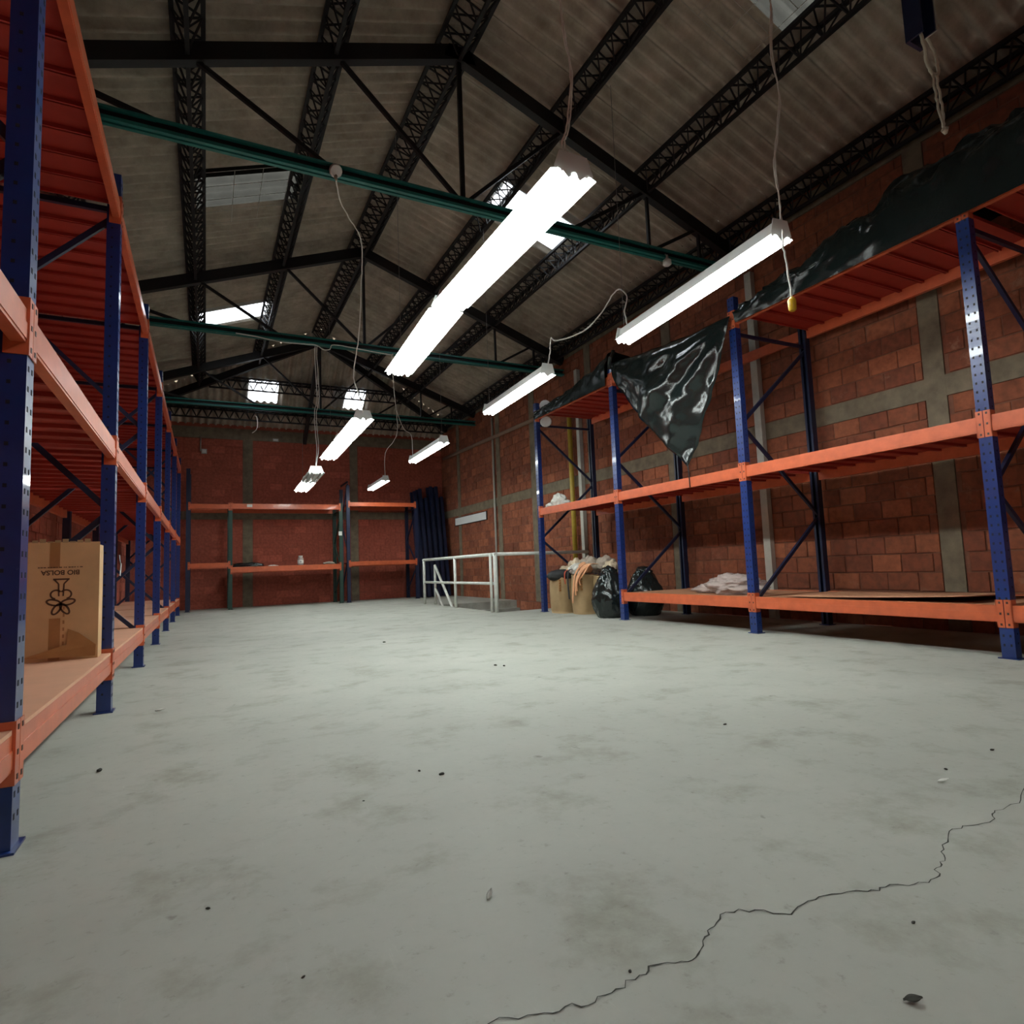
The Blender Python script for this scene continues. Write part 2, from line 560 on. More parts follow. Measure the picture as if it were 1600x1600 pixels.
# ------------------------------------------------------------------ roof sheets
PITCHW, AMP = 0.20, 0.048
ceil_root = bpy.data.objects.new('ceiling', None)
COL.objects.link(ceil_root)
struct(ceil_root)
def sheet_mesh(width, length, name='roof_sheet', mat='sheet', lap=0.05):
    """local x across the waves, local y down the slope, z up"""
    nseg = int(round(width / PITCHW * 8))
    mb = MB()
    def fn(u, v):
        x = u * width
        return (x, v * length, AMP * math.sin(2 * PI * x / PITCHW) + 0.012 * u + 0.010 * v)
    mb.grid(fn, nseg, 2)
    return mb.mesh(name, mat)
def clip(me, mat_w, planes):
    bm = bmesh.new()
    bm.from_mesh(me)
    bm.transform(mat_w)
    for co, no in planes:
        g = bm.verts[:] + bm.edges[:] + bm.faces[:]
        bmesh.ops.bisect_plane(bm, geom=g, plane_co=co, plane_no=no, clear_outer=True)
    if not bm.faces:
        bm.free()
        return None
    bm.transform(mat_w.inverted())
    m2 = me.copy()
    bm.to_mesh(m2)
    bm.free()
    return m2
SW = PITCHW * 6
LAPS = PITCHW * 5
hipslope = HS
RE = Vector((XR, YH, 0))
dirE = Vector((HS / SL, 1, 0)).normalized()
dirW = Vector((-HS / SL, 1, 0)).normalized()
nE = Vector((-dirE.y, dirE.x, 0))       # points away from the east slope region (towards +y)
nW = Vector((dirW.y, -dirW.x, 0))
mesh_cache = {}
def place_sheet(origin, ex, ey, length, planes, mat, name):
    """ex: unit across waves, ey: unit down slope"""
    ez = ex.cross(ey)
    flip = ez.z < 0
    key = (round(length, 3), mat)
    if key not in mesh_cache:
        mesh_cache[key] = sheet_mesh(SW, length, name, mat)
    me = mesh_cache[key]
    if flip:
        ez = -ez
    mw = Matrix((ex, ey, ez)).transposed().to_4x4()
    mw.translation = origin
    use = me
    if planes:
        use = clip(me, mw, planes)
        if use is None:
            return None
    o = bpy.data.objects.new(name, use)
    COL.objects.link(o)
    o.parent = ceil_root
    o.matrix_world = mw
    return o
SKYL = {('W', 1): [(9.1, 10.4, 'skydirty'), (14.15, 15.35, 'skylight')], ('E', 1): [(3.2, 4.5, 'skydirty'), (8.3, 9.6, 'skylight')]}
rowsE = [(XR - 0.05, 4.33), (4.25, 5.73), (5.65, 7.13), (7.05, 7.75)]
rowsW = [(XR + 0.05, 1.23), (1.31, -0.25), (-0.17, -1.68), (-1.60, -2.15)]
cs = 1 / math.sqrt(1 + SL * SL)
for side, rows in (('E', rowsE), ('W', rowsW)):
    sg = 1 if side == 'E' else -1
    for ri, (xa, xb) in enumerate(rows):
        ln = abs(xb - xa) / cs
        ey = Vector((sg * cs, 0, -SL * cs))
        y = YB - 0.9
        k = 0
        while y < YF + 0.2:
            mat, nm = 'sheet', 'roof_sheet'
            yc = y + SW / 2
            for s0, s1, mm in SKYL.get((side, ri), []):
                if s0 <= yc <= s1:
                    mat, nm = mm, 'skylight_panel'
            pl = None
            if y + SW > YH - 0.1:
                pl = [(RE, nE if side == 'E' else nW)]
            z = ZR - SL * (xa - XR) * sg + 0.03 + ri * 0.0
            place_sheet(Vector((xa, y, z + 0.008 * (3 - ri))), Vector((0, 1, 0)), ey, ln, pl, mat, nm)
            y += LAPS
            k += 1
# hip end
ch = 1 / math.sqrt(1 + hipslope ** 2)
HR = [(YH - 0.05, 18.58), (18.48, 19.28), (19.18, 20.3)]
for ri, (ya, yb) in enumerate(HR):
    ln = (yb - ya) / ch
    ey = Vector((0, ch, -hipslope * ch))
    starts = [-3.12, -2.12, -1.12, -0.12, 0.88, 1.88, 2.65, 3.45, 4.45, 5.45, 6.45, 7.45]
    for x in starts:
        mat, nm = 'sheet', 'roof_sheet'
        if ri == 1 and x in (0.88, 3.45):
            mat, nm = 'skylight', 'skylight_panel'
        pl = [(RE, -nE), (RE, -nW)]
        z = ZR - (ya - YH) * hipslope + 0.03
        place_sheet(Vector((x, ya, z + 0.008 * (2 - ri))), Vector((1, 0, 0)), ey, ln, pl, mat, nm)
# ridge cap
b = MB()
for sg in (1, -1):
    b.add([(XR, YB, ZR + 0.12), (XR + sg * 0.3, YB, ZR - 0.3 * SL + 0.11), (XR + sg * 0.3, YH + 0.1, ZR - 0.3 * SL + 0.11), (XR, YH + 0.1, ZR + 0.12)], [(0, 1, 2, 3)])
for dv in (dirE, dirW):
    nv = Vector((-dv.y, dv.x, 0)) * 0.22
    P0, P1 = RE.copy(), RE + dv * 5.9
    def hz(p):
        return zroof(p.x, p.y) if YH < p.y else ZR - SL * abs(p.x - XR)
    q = []
    for pp in (P0, P1):
        zc = ZR - SL * abs(pp.x - XR) + 0.13
        q += [(pp.x + nv.x, pp.y + nv.y, zc - 0.06), (pp.x, pp.y, zc), (pp.x - nv.x, pp.y - nv.y, zc - 0.06)]
    b.add(q, [(0, 1, 4, 3), (1, 2, 5, 4)])
b.build('ridge_cap', 'sheet', ceil_root)

# ------------------------------------------------------------------ roof steel
ZT, ZA = 5.32, 7.30            # tie beam and rafter apex (centre lines)
NODES = [-1.60, -0.20, 1.27, XR, 4.28, 5.66, 6.62]
def zraft(x):
    return ZA - SL * abs(x - XR)
def truss(y, label, teal=True):
    t = thing('roof_truss', label, 'roof truss', (XR, y, ZT), 'roof trusses')
    for sg, xe in ((-1, XW + 0.02), (1, XE - 0.02)):
        MB().bar((XR, y, ZA), (xe, y, zraft(xe)), 0.11, 0.19).build('rafter', 'steel', t)
    # tie beam: pair of angles with a dark gap
    mb = MB()
    for dy in (-0.035, 0.035):
        mb.box((XW + 0.02, y + dy - 0.022, ZT - 0.065), (XE - 0.02, y + dy + 0.022, ZT - 0.03), 0)
        mb.box((XW + 0.02, y + dy - 0.022, ZT + 0.045), (XE - 0.02, y + dy + 0.022, ZT + 0.07), 0)
    mb.box((XW + 0.03, y - 0.012, ZT - 0.03), (XE - 0.03, y + 0.012, ZT + 0.045), 1)
    mb.build('tie_beam', ['teal', 'steel'], t)
    MB().bar((XR, y, ZT), (XR, y, ZA), 0.05, 0.05).build('king_post', 'steel', t)
    for i, x in enumerate(NODES):
        if i == 3:
            continue
        nxt = NODES[i + 1] if i < 3 else NODES[i - 1]
        if i in (5, 6):
            MB().bar((x, y, ZT), (x, y, zraft(x)), 0.04, 0.04).build('web_post', 'steel', t)
        MB().bar((x, y, zraft(x)), (nxt, y, ZT), 0.045, 0.045).build('web_diagonal', 'steel', t)
    g = MB()
    g.prism([(XR - 0.22, ZA - 0.12), (XR + 0.22, ZA - 0.12), (XR + 0.14, ZA + 0.06), (XR - 0.14, ZA + 0.06)], 1, y - 0.055, y + 0.055)
    g.build('gusset_plate', 'steel', t)
    return t
truss(6.5, 'black roof truss whose thick teal tie carries the round junction box')
truss(11.7, 'black roof truss with thin teal tie where white cable is looped along')
truss(YH, 'black roof truss at ridge end where the hip rafters meet')

def lattice(name, p, q, label, grp, wd=0.14):
    """triangular open-web purlin between p and q"""
    p, q = Vector(p), Vector(q)
    d = (q - p)
    L = d.length
    d.normalize()
    sx = d.cross(Vector((0, 0, 1))).normalized() * wd
    dz = Vector((0, 0, -0.29))
    t = thing(name, label, 'purlin', (p + q) / 2, grp)
    for off in (sx, -sx):
        MB().bar(p + off, q + off, 0.045, 0.045).build('top_chord', 'steel', t)
    MB().bar(p + dz, q + dz, 0.042, 0.042).build('bottom_chord', 'steel', t)
    mb = MB()
    n = int(L / 0.14)
    for k in range(n):
        a, c = p + d * (L * k / n), p + d * (L * (k + 1) / n)
        for off in (sx, -sx):
            if k % 2:
                mb.bar(a + off, c + dz, 0.017, 0.017)
            else:
                mb.bar(a + dz, c + off, 0.017, 0.017)
        mb.bar(a + (sx if k % 2 else -sx), c + (-sx if k % 2 else sx), 0.017, 0.017)
    stuff(mb.build('lacing', 'steel', t))
    return t
def yhip(x):
    return YH + abs(x - XR) * SL / HS
for x, lb in ((-1.62, 'black lattice purlin just above the racking on the box side'), (-0.20, 'black lattice purlin beside lower edge of grimy and bright skylights, box side'),
              (1.27, 'black lattice purlin one step below the ridge, box side of roof'), (XR, 'black lattice ridge purlin running along the roof peak'),
              (4.28, 'black lattice purlin one step below the ridge, black plastic side of roof'), (5.66, 'black lattice purlin two steps below the ridge, black plastic side'),
              (7.22, 'black lattice eave purlin above the brick wall behind the plastic')):
    zz = zroof(x) - (0.17 if x == XR else 0.10)
    lattice('lattice_purlin', (x, YB + 0.05, zz), (x, min(yhip(x) - 0.15, YF - 0.1), zz), lb, 'lattice purlins under the roof sheets', 0.22 if x == XR else 0.14)
for y, lb in ((18.40, 'black lattice purlin above the skylights of the sloped end roof'), (19.33, 'black lattice purlin along the bottom edge of end roof skylights')):
    hw = min((y - YH) * HS / SL, XE - XR - 0.05) - 0.1
    zz = ZR - (y - YH) * hipslope - 0.14
    lattice('lattice_purlin', (XR - hw, y, zz), (XR + hw, y, zz), lb, 'lattice purlins under the roof sheets')
hf = thing('hip_frame', 'thick black sloping rafters fanning down from the ridge end', 'roof frame', (XR, YH, ZA - 0.1))
MB().bar((XR - 0.1, YH, ZA - 0.05), (XW + 0.05, yhip(XW) - 0.02, WTOP - 0.32), 0.10, 0.19).build('hip_rafter', 'steel', hf)
MB().bar((XR + 0.1, YH, ZA - 0.05), (XE - 0.05, yhip(XE) - 0.02, WTOP - 0.32), 0.10, 0.19).build('hip_rafter', 'steel', hf)
MB().bar((XR, YH + 0.03, ZA - 0.05), (XR, YF - 0.02, ZA - 0.05 - HS * 3.1), 0.10, 0.17).build('common_rafter', 'steel', hf)

# wire grids under skylights
def wire_grid(x0, x1, y0, y1, label):
    mb = MB()
    for k in range(5):
        y = y0 + (y1 - y0) * k / 4
        mb.tube([(x0, y, zroof(x0) - 0.05), (x1, y, zroof(x1) - 0.05)], 0.0045, 4)
    for k in range(4):
        x = x0 + (x1 - x0) * k / 3
        mb.tube([(x, y0, zroof(x) - 0.055), (x, y1, zroof(x) - 0.055)], 0.0045, 4)
    tag(mb.build('wire_grid', 'conduit'), label, 'wire grid')
wire_grid(-0.05, 1.1, 9.05, 10.45, 'thin wire grid under the grimy skylight on the box side')
wire_grid(4.45, 5.5, 3.1, 4.5, 'thin wire grid under the grimy skylight above the unlit hanging channel')

# ------------------------------------------------------------------ pallet racks
PW, PD = 0.10, 0.085
def make_rack(root, mp, frames, width_u, depth, hgt, pmat='blue', holes=True):
    """mp(u,v,z)->world; frames: list of (u, variant, height)"""
    for u, var, h in frames:
        for v0, front in ((0.0, True), (depth - PD, False)):
            # open C section: web at the outer face, two flanges, small lips
            mb = MB()
            t = 0.006
            vo, vi = (v0, v0 + PD) if front else (v0 + PD, v0)
            s = 1 if front else -1
            mb.box(mp(u - PW / 2, vo, 0.008), mp(u + PW / 2, vo + s * t, h))
            for e in (-1, 1):
                mb.box(mp(u + e * PW / 2, vo + s * t, 0.008), mp(u + e * (PW / 2 - t), vi, h))
                mb.box(mp(u + e * (PW / 2 - t), vi - s * t, 0.008), mp(u + e * (PW / 2 - 0.03), vi, h))
            post = mb.build('post', pmat if front or pmat != 'blue' else 'navy', root)  # rear posts share the blue paint; their shade is put into a darker colour
            MB().box(mp(u - 0.075, v0 - 0.015, 0), mp(u + 0.075, v0 + PD + 0.015, 0.008)).build('foot_plate', pmat, post)
            if holes and front:
                mb = MB()
                z = 0.10
                while z < h - 0.04:
                    for e in (-1, 1):
                        mb.box(mp(u + e * 0.024 - 0.007, v0 - 0.0012, z), mp(u + e * 0.024 + 0.007, v0 + 0.001, z + 0.02))
                    for e in (-1, 1):
                        mb.box(mp(u + e * (PW / 2 + 0.0012), v0 + 0.045, z + 0.02), mp(u + e * (PW / 2 - 0.001), v0 + 0.057, z + 0.034))
                    z += 0.075
                stuff(mb.build('slot_holes', 'hole', post))
        # zigzag bracing
        zs = [3.60, 2.50, 1.38, 0.32] if h > 3.4 else [h - 0.3, h * 0.6, h * 0.33, 0.25]
        vf, vr = PD * 0.6, depth - PD * 0.6
        a = vf if var == 0 else vr
        c = vr if var == 0 else vf
        for k in range(3):
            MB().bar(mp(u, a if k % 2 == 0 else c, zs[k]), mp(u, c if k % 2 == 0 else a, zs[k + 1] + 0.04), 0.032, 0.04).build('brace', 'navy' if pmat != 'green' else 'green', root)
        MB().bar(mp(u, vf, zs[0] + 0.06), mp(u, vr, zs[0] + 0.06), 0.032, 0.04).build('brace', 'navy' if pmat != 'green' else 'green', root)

def beam(root, mp, u0, u1, z, h=0.125, v=0.0, depth=0.05, conn=True, mat='orange', back=False):
    """beam between post centres u0,u1; z is the top"""
    a, c = u0 + PW / 2 + 0.001, u1 - PW / 2 - 0.001
    s = -1 if back else 1
    mb = MB()
    mb.box(mp(a, v + s * 0.004, z - h), mp(c, v + s * depth, z))
    mb.box(mp(a, v, z - h + 0.012), mp(c, v + s * 0.004, z - h * 0.42))
    o = mb.build('beam', mat, root)
    if conn:
        for e, uu, sg in ((0, u0, 1), (1, u1, -1)):
            k = MB()
            ua, ub = uu + sg * 0.003, uu + sg * (PW / 2 + 0.004)
            k.box(mp(ua, v - s * 0.006, z - h - 0.045), mp(ub, v - s * 0.0015, z + 0.045), 0)
            k.box(mp(uu + sg * (PW / 2 + 0.0005), v - s * 0.006, z - h - 0.045), mp(uu + sg * (PW / 2 + 0.006), v + s * 0.07, z + 0.045), 0)
            um = uu + sg * 0.027
            for zz in (z - h - 0.02, z - h / 2, z + 0.022):
                k.box(mp(um - 0.007, v - s * 0.008, zz - 0.009), mp(um + 0.007, v - s * 0.005, zz + 0.009), 1)
            k.build('connector', [mat, 'bolt'], o)
    return o

def planks(root, mp, u0, u1, z, depth, pitch, mat='red', th=0.032, v0=0.052):
    a, c = u0 + PW / 2 + 0.01, u1 - PW / 2 - 0.01
    n = max(1, int(round((c - a) / pitch)))
    p = (c - a) / n
    v1 = depth - v0
    me = None
    for k in range(n):
        ua, ub = a + k * p + 0.006, a + (k + 1) * p - 0.006
        mb = MB()
        mb.box(mp(ua, v0, z - 0.006), mp(ub, v1, z))
        mb.box(mp(ua, v0, z - th), mp(ua + 0.012, v1, z - 0.006))
        mb.box(mp(ub - 0.012, v0, z - th), mp(ub, v1, z - 0.006))
        mb.build('shelf_plank', mat, root)

# ---- run on the box side
DL = 1.14
def mpL(u, v, z):
    return (-0.585 - v, u, z)
rl = thing('pallet_rack', 'long blue and orange pallet rack run holding the printed cardboard box', 'pallet rack', (-1.15, 9, 0))
YL = [2.70 + 2.416 * k for k in range(-1, 7)]
make_rack(rl, mpL, [(y + 0.04, k % 2, 4.6 if k < 2 else 3.93) for k, y in enumerate(YL)], 0, DL, 3.9)
for k in range(len(YL) - 1):
    a, c = YL[k] + 0.04, YL[k + 1] + 0.04
    for z in (0.39, 1.90, 3.71):
        beam(rl, mpL, a, c, z)
        beam(rl, mpL, a, c, z, v=DL, back=True, conn=False)
    MB().box(mpL(a + 0.06, 0.004, 0.391), mpL(c - 0.06, DL - 0.004, 0.407)).build('shelf_board', 'chipL', rl)
    for z in (1.90, 3.71):
        planks(rl, mpL, a, c, z - 0.045 + 0.04, DL, 0.262)

# ---- run on the plastic-sheet side
DR = 1.36
def mpR(u, v, z):
    return (5.80 + v, u, z)
rr_ = thing('pallet_rack', 'blue and orange pallet rack run draped with black plastic along brick wall', 'pallet rack', (6.5, 5, 0))
YR_ = [0.12, 2.67, 5.24, 7.79, 10.31]
make_rack(rr_, mpR, [(y, v, h) for y, v, h in zip(YR_, (1, 0, 1, 1, 0), (4.1, 3.88, 4.12, 4.1, 4.1))], 0, DR, 4.1)
for k in range(4):
    a, c = YR_[k], YR_[k + 1]
    lv = [2.0, 3.90] if k == 3 else [0.43, 2.0, 3.90]
    for z in lv:
        beam(rr_, mpR, a, c, z, h=0.135)
        beam(rr_, mpR, a, c, z, h=0.135, v=DR, back=True, conn=False)
    if k < 3:
        MB().box(mpR(a + 0.06, 0.052, 0.40), mpR(c - 0.06, DR - 0.052, 0.425)).build('shelf_board', 'chip', rr_)
    planks(rr_, mpR, a, c, 1.995, DR, 0.24)
    if k != 2:
        planks(rr_, mpR, a, c, 3.895, DR, 0.24)

# ---- racks at the far wall
def mpB(u, v, z):
    return (u, 18.60 + v, z)
DB = 1.1
rb = thing('pallet_rack', 'low two-beam rack with dark green posts across far brick wall', 'pallet rack', (2.2, 19.1, 0))
for u, pm, h in ((-0.45, 'navy', 3.9), (0.60, 'green', 2.95), (3.62, 'green', 3.0), (3.84, 'navy', 3.55), (5.98, 'navy', 3.1)):
    make_rack(rb, mpB, [(u, 0, h)], 0, DB, h, pm, False)
for u0_, u1_, z, h in ((-0.45, 0.60, 2.93, 0.13), (-0.45, 0.60, 1.30, 0.12), (0.60, 3.62, 2.95, 0.15), (0.60, 3.62, 1.17, 0.15), (3.84, 5.98, 3.03, 0.12), (3.84, 5.98, 1.22, 0.12)):
    beam(rb, mpB, u0_, u1_, z, h, mat='orange')
    beam(rb, mpB, u0_, u1_, z - 0.02, h, v=DB, back=True, conn=False, mat='orange')
    if u0_ > 0:
        planks(rb, mpB, u0_, u1_, z - 0.015, DB, 0.5)
MB().box((1.02, 18.592, 2.85), (1.16, 18.599, 2.93)).build('label_sticker', 'paper', rb)
MB().box((3.545, 18.585, 2.02), (3.645, 18.599, 2.14)).build('label_sticker', 'paper', rb)
# ---- upright frames stored in the corner
for k in range(6):
    x = 6.22 + 0.19 * k
    yb, yt = 18.85 + 0.05 * k, 19.55
    h = R.uniform(3.3, 3.75)
    t = thing('upright_frame', 'dark blue upright rack frame stored leaning in the far corner', 'rack frame', (x, yb, 0), 'dark blue frames stacked in the corner')
    for dy in (0, 0.32):
        MB().bar((x, yb + dy - 0.12, 0.02), (x, yt + dy - 0.05, h), 0.1, 0.09).build('post', 'navy', t)
    for j in range(4):
        f0, f1 = (j + 0.3) / 4.5, (j + 1.2) / 4.5
        def pt(dy, f):
            return (x, (yb - 0.12) * (1 - f) + (yt - 0.05) * f + dy, h * f)
        MB().bar(pt(0.0, f0), pt(0.32, f1), 0.03, 0.03).build('brace', 'navy', t)

# ------------------------------------------------------------------ fluorescent fixtures
def fixture(name, p, q, ntube, label, lit=True, wires=(), w=0.16, group='hanging fluorescent fixtures', tube='tube'):
    p, q = Vector(p), Vector(q)
    L = (q - p).length
    t = thing(name, label, 'ceiling light', (p + q) / 2, group)
    d = (q - p).normalized()
    sx = Vector((d.y, -d.x, 0)).normalized()
    zz = Vector((0, 0, 1))
    def sect(s, z, along):
        return p + d * along + sx * s + zz * z
    # housing: closed spine with flared reflector wings
    prof = [(-0.045, 0.12), (0.045, 0.12), (0.055, 0.035), (w, -0.012), (w, -0.017), (0.05, 0.026), (-0.05, 0.026), (-w, -0.017), (-w, -0.012), (-0.055, 0.035)]
    n = len(prof)
    vv = [sect(a, z, 0.038) for a, z in prof] + [sect(a, z, L - 0.038) for a, z in prof]
    ff = [tuple(range(n)), tuple(reversed(range(n, 2 * n)))] + [(k, n + k, n + (k + 1) % n, (k + 1) % n) for k in range(n)]
    MB().add(vv, ff).build('housing', 'enamel', t)
    xs = [(-1 + 2 * k / max(1, ntube - 1)) * (w - 0.06) for k in range(ntube)] if ntube > 1 else [0]
    for al in (0.040, L - 0.040):
        # end plate with notches between the tubes
        pl = [(-w * 0.85, 0.01), (-w * 0.60, 0.135), (w * 0.60, 0.135), (w * 0.85, 0.01)]
        low = []
        m = ntube * 2 + 1
        for k in range(m):
            f = w * 0.85 - 2 * w * 0.85 * (k + 0.5) / m
            low.append((f, -0.012 if k % 2 else -0.05))
        poly = pl + low
        e = 0.006 if al < L / 2 else -0.006
        vv = [sect(a, z, al - e) for a, z in poly] + [sect(a, z, al) for a, z in poly]
        n = len(poly)
        ff = [tuple(range(n)), tuple(reversed(range(n, 2 * n)))] + [(k, n + k, n + (k + 1) % n, (k + 1) % n) for k in range(n)]
        MB().add(vv, ff).build('end_plate', 'enamel', t)
    for s in xs:
        MB().tube([sect(s, -0.028, 0.031), sect(s, -0.028, L - 0.031)], 0.021, 10).build('fluorescent_tube', tube if lit else 'deadtube', t)
    for wpts, rad, mat in wires:
        MB().tube(wpts, rad, 6).build('hanging_cord', mat, t)
    return t
def twist(pts, r=0.010, gap=0.012, seed=1):
    """smooth polyline, sampled with a slight wander"""
    rr = random.Random(seed)
    out = []
    P_ = [Vector(p) for p in pts]
    for i in range(len(P_) - 1):
        p0, p1, p2, p3 = P_[max(i - 1, 0)], P_[i], P_[i + 1], P_[min(i + 2, len(P_) - 1)]
        for k in range(5):
            t = k / 5
            v = 0.5 * ((2 * p1) + (p2 - p0) * t + (2 * p0 - 5 * p1 + 4 * p2 - p3) * t * t + (3 * p1 - p0 - 3 * p2 + p3) * t ** 3)
            out.append(v + Vector((rr.uniform(-1, 1), rr.uniform(-1, 1), 0)) * gap * 0.35)
    out.append(P_[-1])
    return out
def drop(p, x=None):
    """thin suspension wire from roof to p"""
    return [(p[0], p[1], zroof(p[0]) - 0.3), p]

c1 = [(2.3, 3.45, 6.9), (2.3, 3.45, 5.35), (2.3, 3.44, 5.03), (2.33, 3.44, 4.73), (2.35, 3.43, 4.48), (2.32, 3.42, 4.22), (2.27, 3.41, 3.97), (2.23, 3.41, 3.87), (2.25, 3.38, 3.70)]
c1b = [(2.27, 3.45, 6.9), (2.27, 3.45, 5.35), (2.29, 3.44, 5.0), (2.315, 3.44, 4.73), (2.36, 3.43, 4.48), (2.335, 3.42, 4.2), (2.285, 3.41, 3.97), (2.25, 3.40, 3.87), (2.26, 3.38, 3.70)]
s_ = 3.14 / 3.25
c2 = [(4.41, 3.3, 6.03), (4.4, 3.29, 5.65), (4.37, 3.29, 5.21), (4.4, 3.28, 4.86), (4.31, 3.27, 4.47), (4.25, 3.26, 4.16), (4.27, 3.26, 3.94), (4.25, 3.25, 3.63)]
c2 = [(x * s_, y * s_, 0.9 + (z - 0.9) * s_) for x, y, z in c2]
c2 = [(c2[0][0] + 0.02, c2[0][1], 6.75)] + c2
c2b = [(x + 0.02 * math.sin(i * 1.7), y, z) for i, (x, y, z) in enumerate(c2)]
fixture('fluorescent_light', (2.26, 3.28, 3.60), (2.22, 5.64, 3.60), 3, 'lit three-tube fluorescent fixture closest to black unlit channel, with cord pair', True,
        [(twist(c1, seed=2), 0.007, 'cord'), (twist(c1b, seed=3), 0.006, 'cord')], w=0.19)
fixture('fluorescent_light', (2.22, 5.70, 3.60), (2.33, 7.92, 3.60), 3, 'lit three-tube fluorescent fixture joined end to end, second along the cord-pair row', True,
        [([(2.28, 7.6, 6.9), (2.29, 7.6, 3.69)], 0.003, 'wire')], w=0.19)
cC = [(1.24, 6.4, 5.22), (1.35, 6.79, 5.22), (1.54, 7.18, 5.24), (1.76, 7.57, 5.26), (1.88, 7.96, 5.2), (1.95, 8.35, 4.93), (2.0, 8.74, 4.43), (2.03, 9.13, 4.17), (2.08, 9.52, 3.99), (2.24, 9.91, 3.86), (2.36, 10.12, 3.59)]
fixture('fluorescent_light', (2.36, 10.08, 3.50), (2.40, 12.02, 3.50), 3, 'lit three-tube fluorescent fixture fed by the cord from teal tie junction box', True,
        [(twist(cC, seed=4), 0.008, 'cord')], w=0.19, tube='dimtube')
fixture('fluorescent_light', (2.40, 12.06, 3.50), (2.45, 14.0, 3.50), 3, 'lit three-tube fluorescent fixture joined beyond the junction-box-fed one', True,
        [([(2.43, 13.5, 6.9), (2.43, 13.5, 3.58)], 0.003, 'wire')], w=0.19, tube='dimtube')
cD = [(1.84, 11.7, 5.28), (1.89, 12.1, 5.15), (2.04, 12.82, 4.57), (2.07, 13.38, 4.3), (2.20, 13.94, 3.71), (2.22, 14.25, 3.28)]
fixture('fluorescent_light', (2.21, 14.1, 3.20), (2.27, 15.65, 3.20), 3, 'unlit white fluorescent fixture hanging from the looped white cable', False,
        [(twist(cD, seed=5), 0.008, 'cord'), (twist([(x + 0.04, y, z) for x, y, z in cD[:-1]] + [cD[-1]], seed=6), 0.007, 'cord')], w=0.19)
fixture('fluorescent_light', (2.27, 15.70, 3.20), (2.32, 17.4, 3.20), 3, 'lit three-tube fluorescent fixture joined to the far end of unlit one', True,
        [([(2.31, 17.0, 6.9), (2.31, 17.0, 3.28)], 0.003, 'wire')], w=0.19, tube='dimtube')
cR23 = [(4.28, 5.35, 3.55), (4.40, 5.55, 3.85), (4.61, 5.75, 4.15), (4.6, 5.88, 4.3), (4.56, 6.0, 4.25), (4.49, 6.12, 4.08), (4.32, 6.25, 3.88), (4.15, 6.38, 3.8), (4.01, 6.5, 3.78), (4.02, 6.62, 3.86), (4.08, 6.75, 3.77), (4.10, 6.82, 3.68), (4.08, 6.86, 3.54)]
t = fixture('fluorescent_light', (4.09, 3.10, 3.45), (4.29, 5.49, 3.45), 2, 'lit two-tube fluorescent fixture with dangling yellow plug', True,
        [(twist(c2, seed=7), 0.007, 'cord'), (twist(c2b, seed=8), 0.006, 'cord'), (twist(cR23, seed=9), 0.009, 'cord'), ([(4.30, 5.45, 6.6), (4.30, 5.45, 3.53)], 0.003, 'wire')], w=0.125)
k_ = 3.08 / 3.2
cp = [(x * k_, y * k_, 0.9 + (z - 0.9) * k_) for x, y, z in [(4.20, 3.2, 3.56), (4.19, 3.2, 3.40), (4.22, 3.2, 3.23), (4.24, 3.2, 2.98)]]
MB().tube(twist(cp, seed=10), 0.008, 6).build('plug_cord', 'cord', t)
e = Vector(cp[-1])
mb = MB()
mb.tube([e + Vector((0, 0, 0.01)), e + Vector((0, 0, -0.005)), e + Vector((0, 0, -0.02)), e + Vector((0, 0, -0.09)), e + Vector((0, 0, -0.10))], [0.014, 0.027, 0.032, 0.029, 0.022], 8)
mb.build('yellow_plug', 'plug', t)
fixture('fluorescent_light', (4.06, 6.78, 3.45), (4.16, 8.97, 3.45), 2, 'lit two-tube fluorescent fixture fed by cable arching from the plug lamp', True,
        [([(4.16, 8.9, 6.6), (4.16, 8.9, 3.53)], 0.003, 'wire')], w=0.125, tube='dimtube')
cR = [(3.33, 11.7, 5.25), (3.61, 12.6, 4.94), (3.92, 13.5, 4.62), (4.2, 14.4, 4.35), (4.35, 15.3, 4.26), (4.37, 16.2, 4.12), (4.41, 16.42, 3.48)]
fixture('fluorescent_light', (4.27, 11.33, 3.45), (4.33, 13.66, 3.45), 2, 'lit two-tube fluorescent fixture hung before far corner, third of plug lamp row', True,
        [(twist([(3.92, 13.5, 4.62), (4.1, 13.55, 4.2), (4.3, 13.6, 4.05), (4.33, 13.62, 3.53)], seed=11), 0.008, 'cord'), ([(4.28, 11.5, 6.6), (4.28, 11.5, 3.53)], 0.003, 'wire')], w=0.125, tube='dimtube')
fixture('fluorescent_light', (4.41, 16.35, 3.40), (4.46, 18.3, 3.40), 2, 'lit two-tube fluorescent fixture close to the far brick wall', True,
        [(twist(cR, seed=12), 0.008, 'cord')], w=0.125, tube='dimtube')

fixture('fluorescent_light', (2.25, -3.1, 3.60), (2.25, -0.7, 3.60), 3, 'added three-tube fluorescent fixture behind the camera, brightening the near floor', True,  # unseen fixture, added behind the camera to light the foreground floor
        [([(2.25, -2.9, 6.9), (2.25, -2.9, 3.7)], 0.006, 'cord'), ([(2.25, -0.9, 6.9), (2.25, -0.9, 3.7)], 0.006, 'cord')], w=0.19)

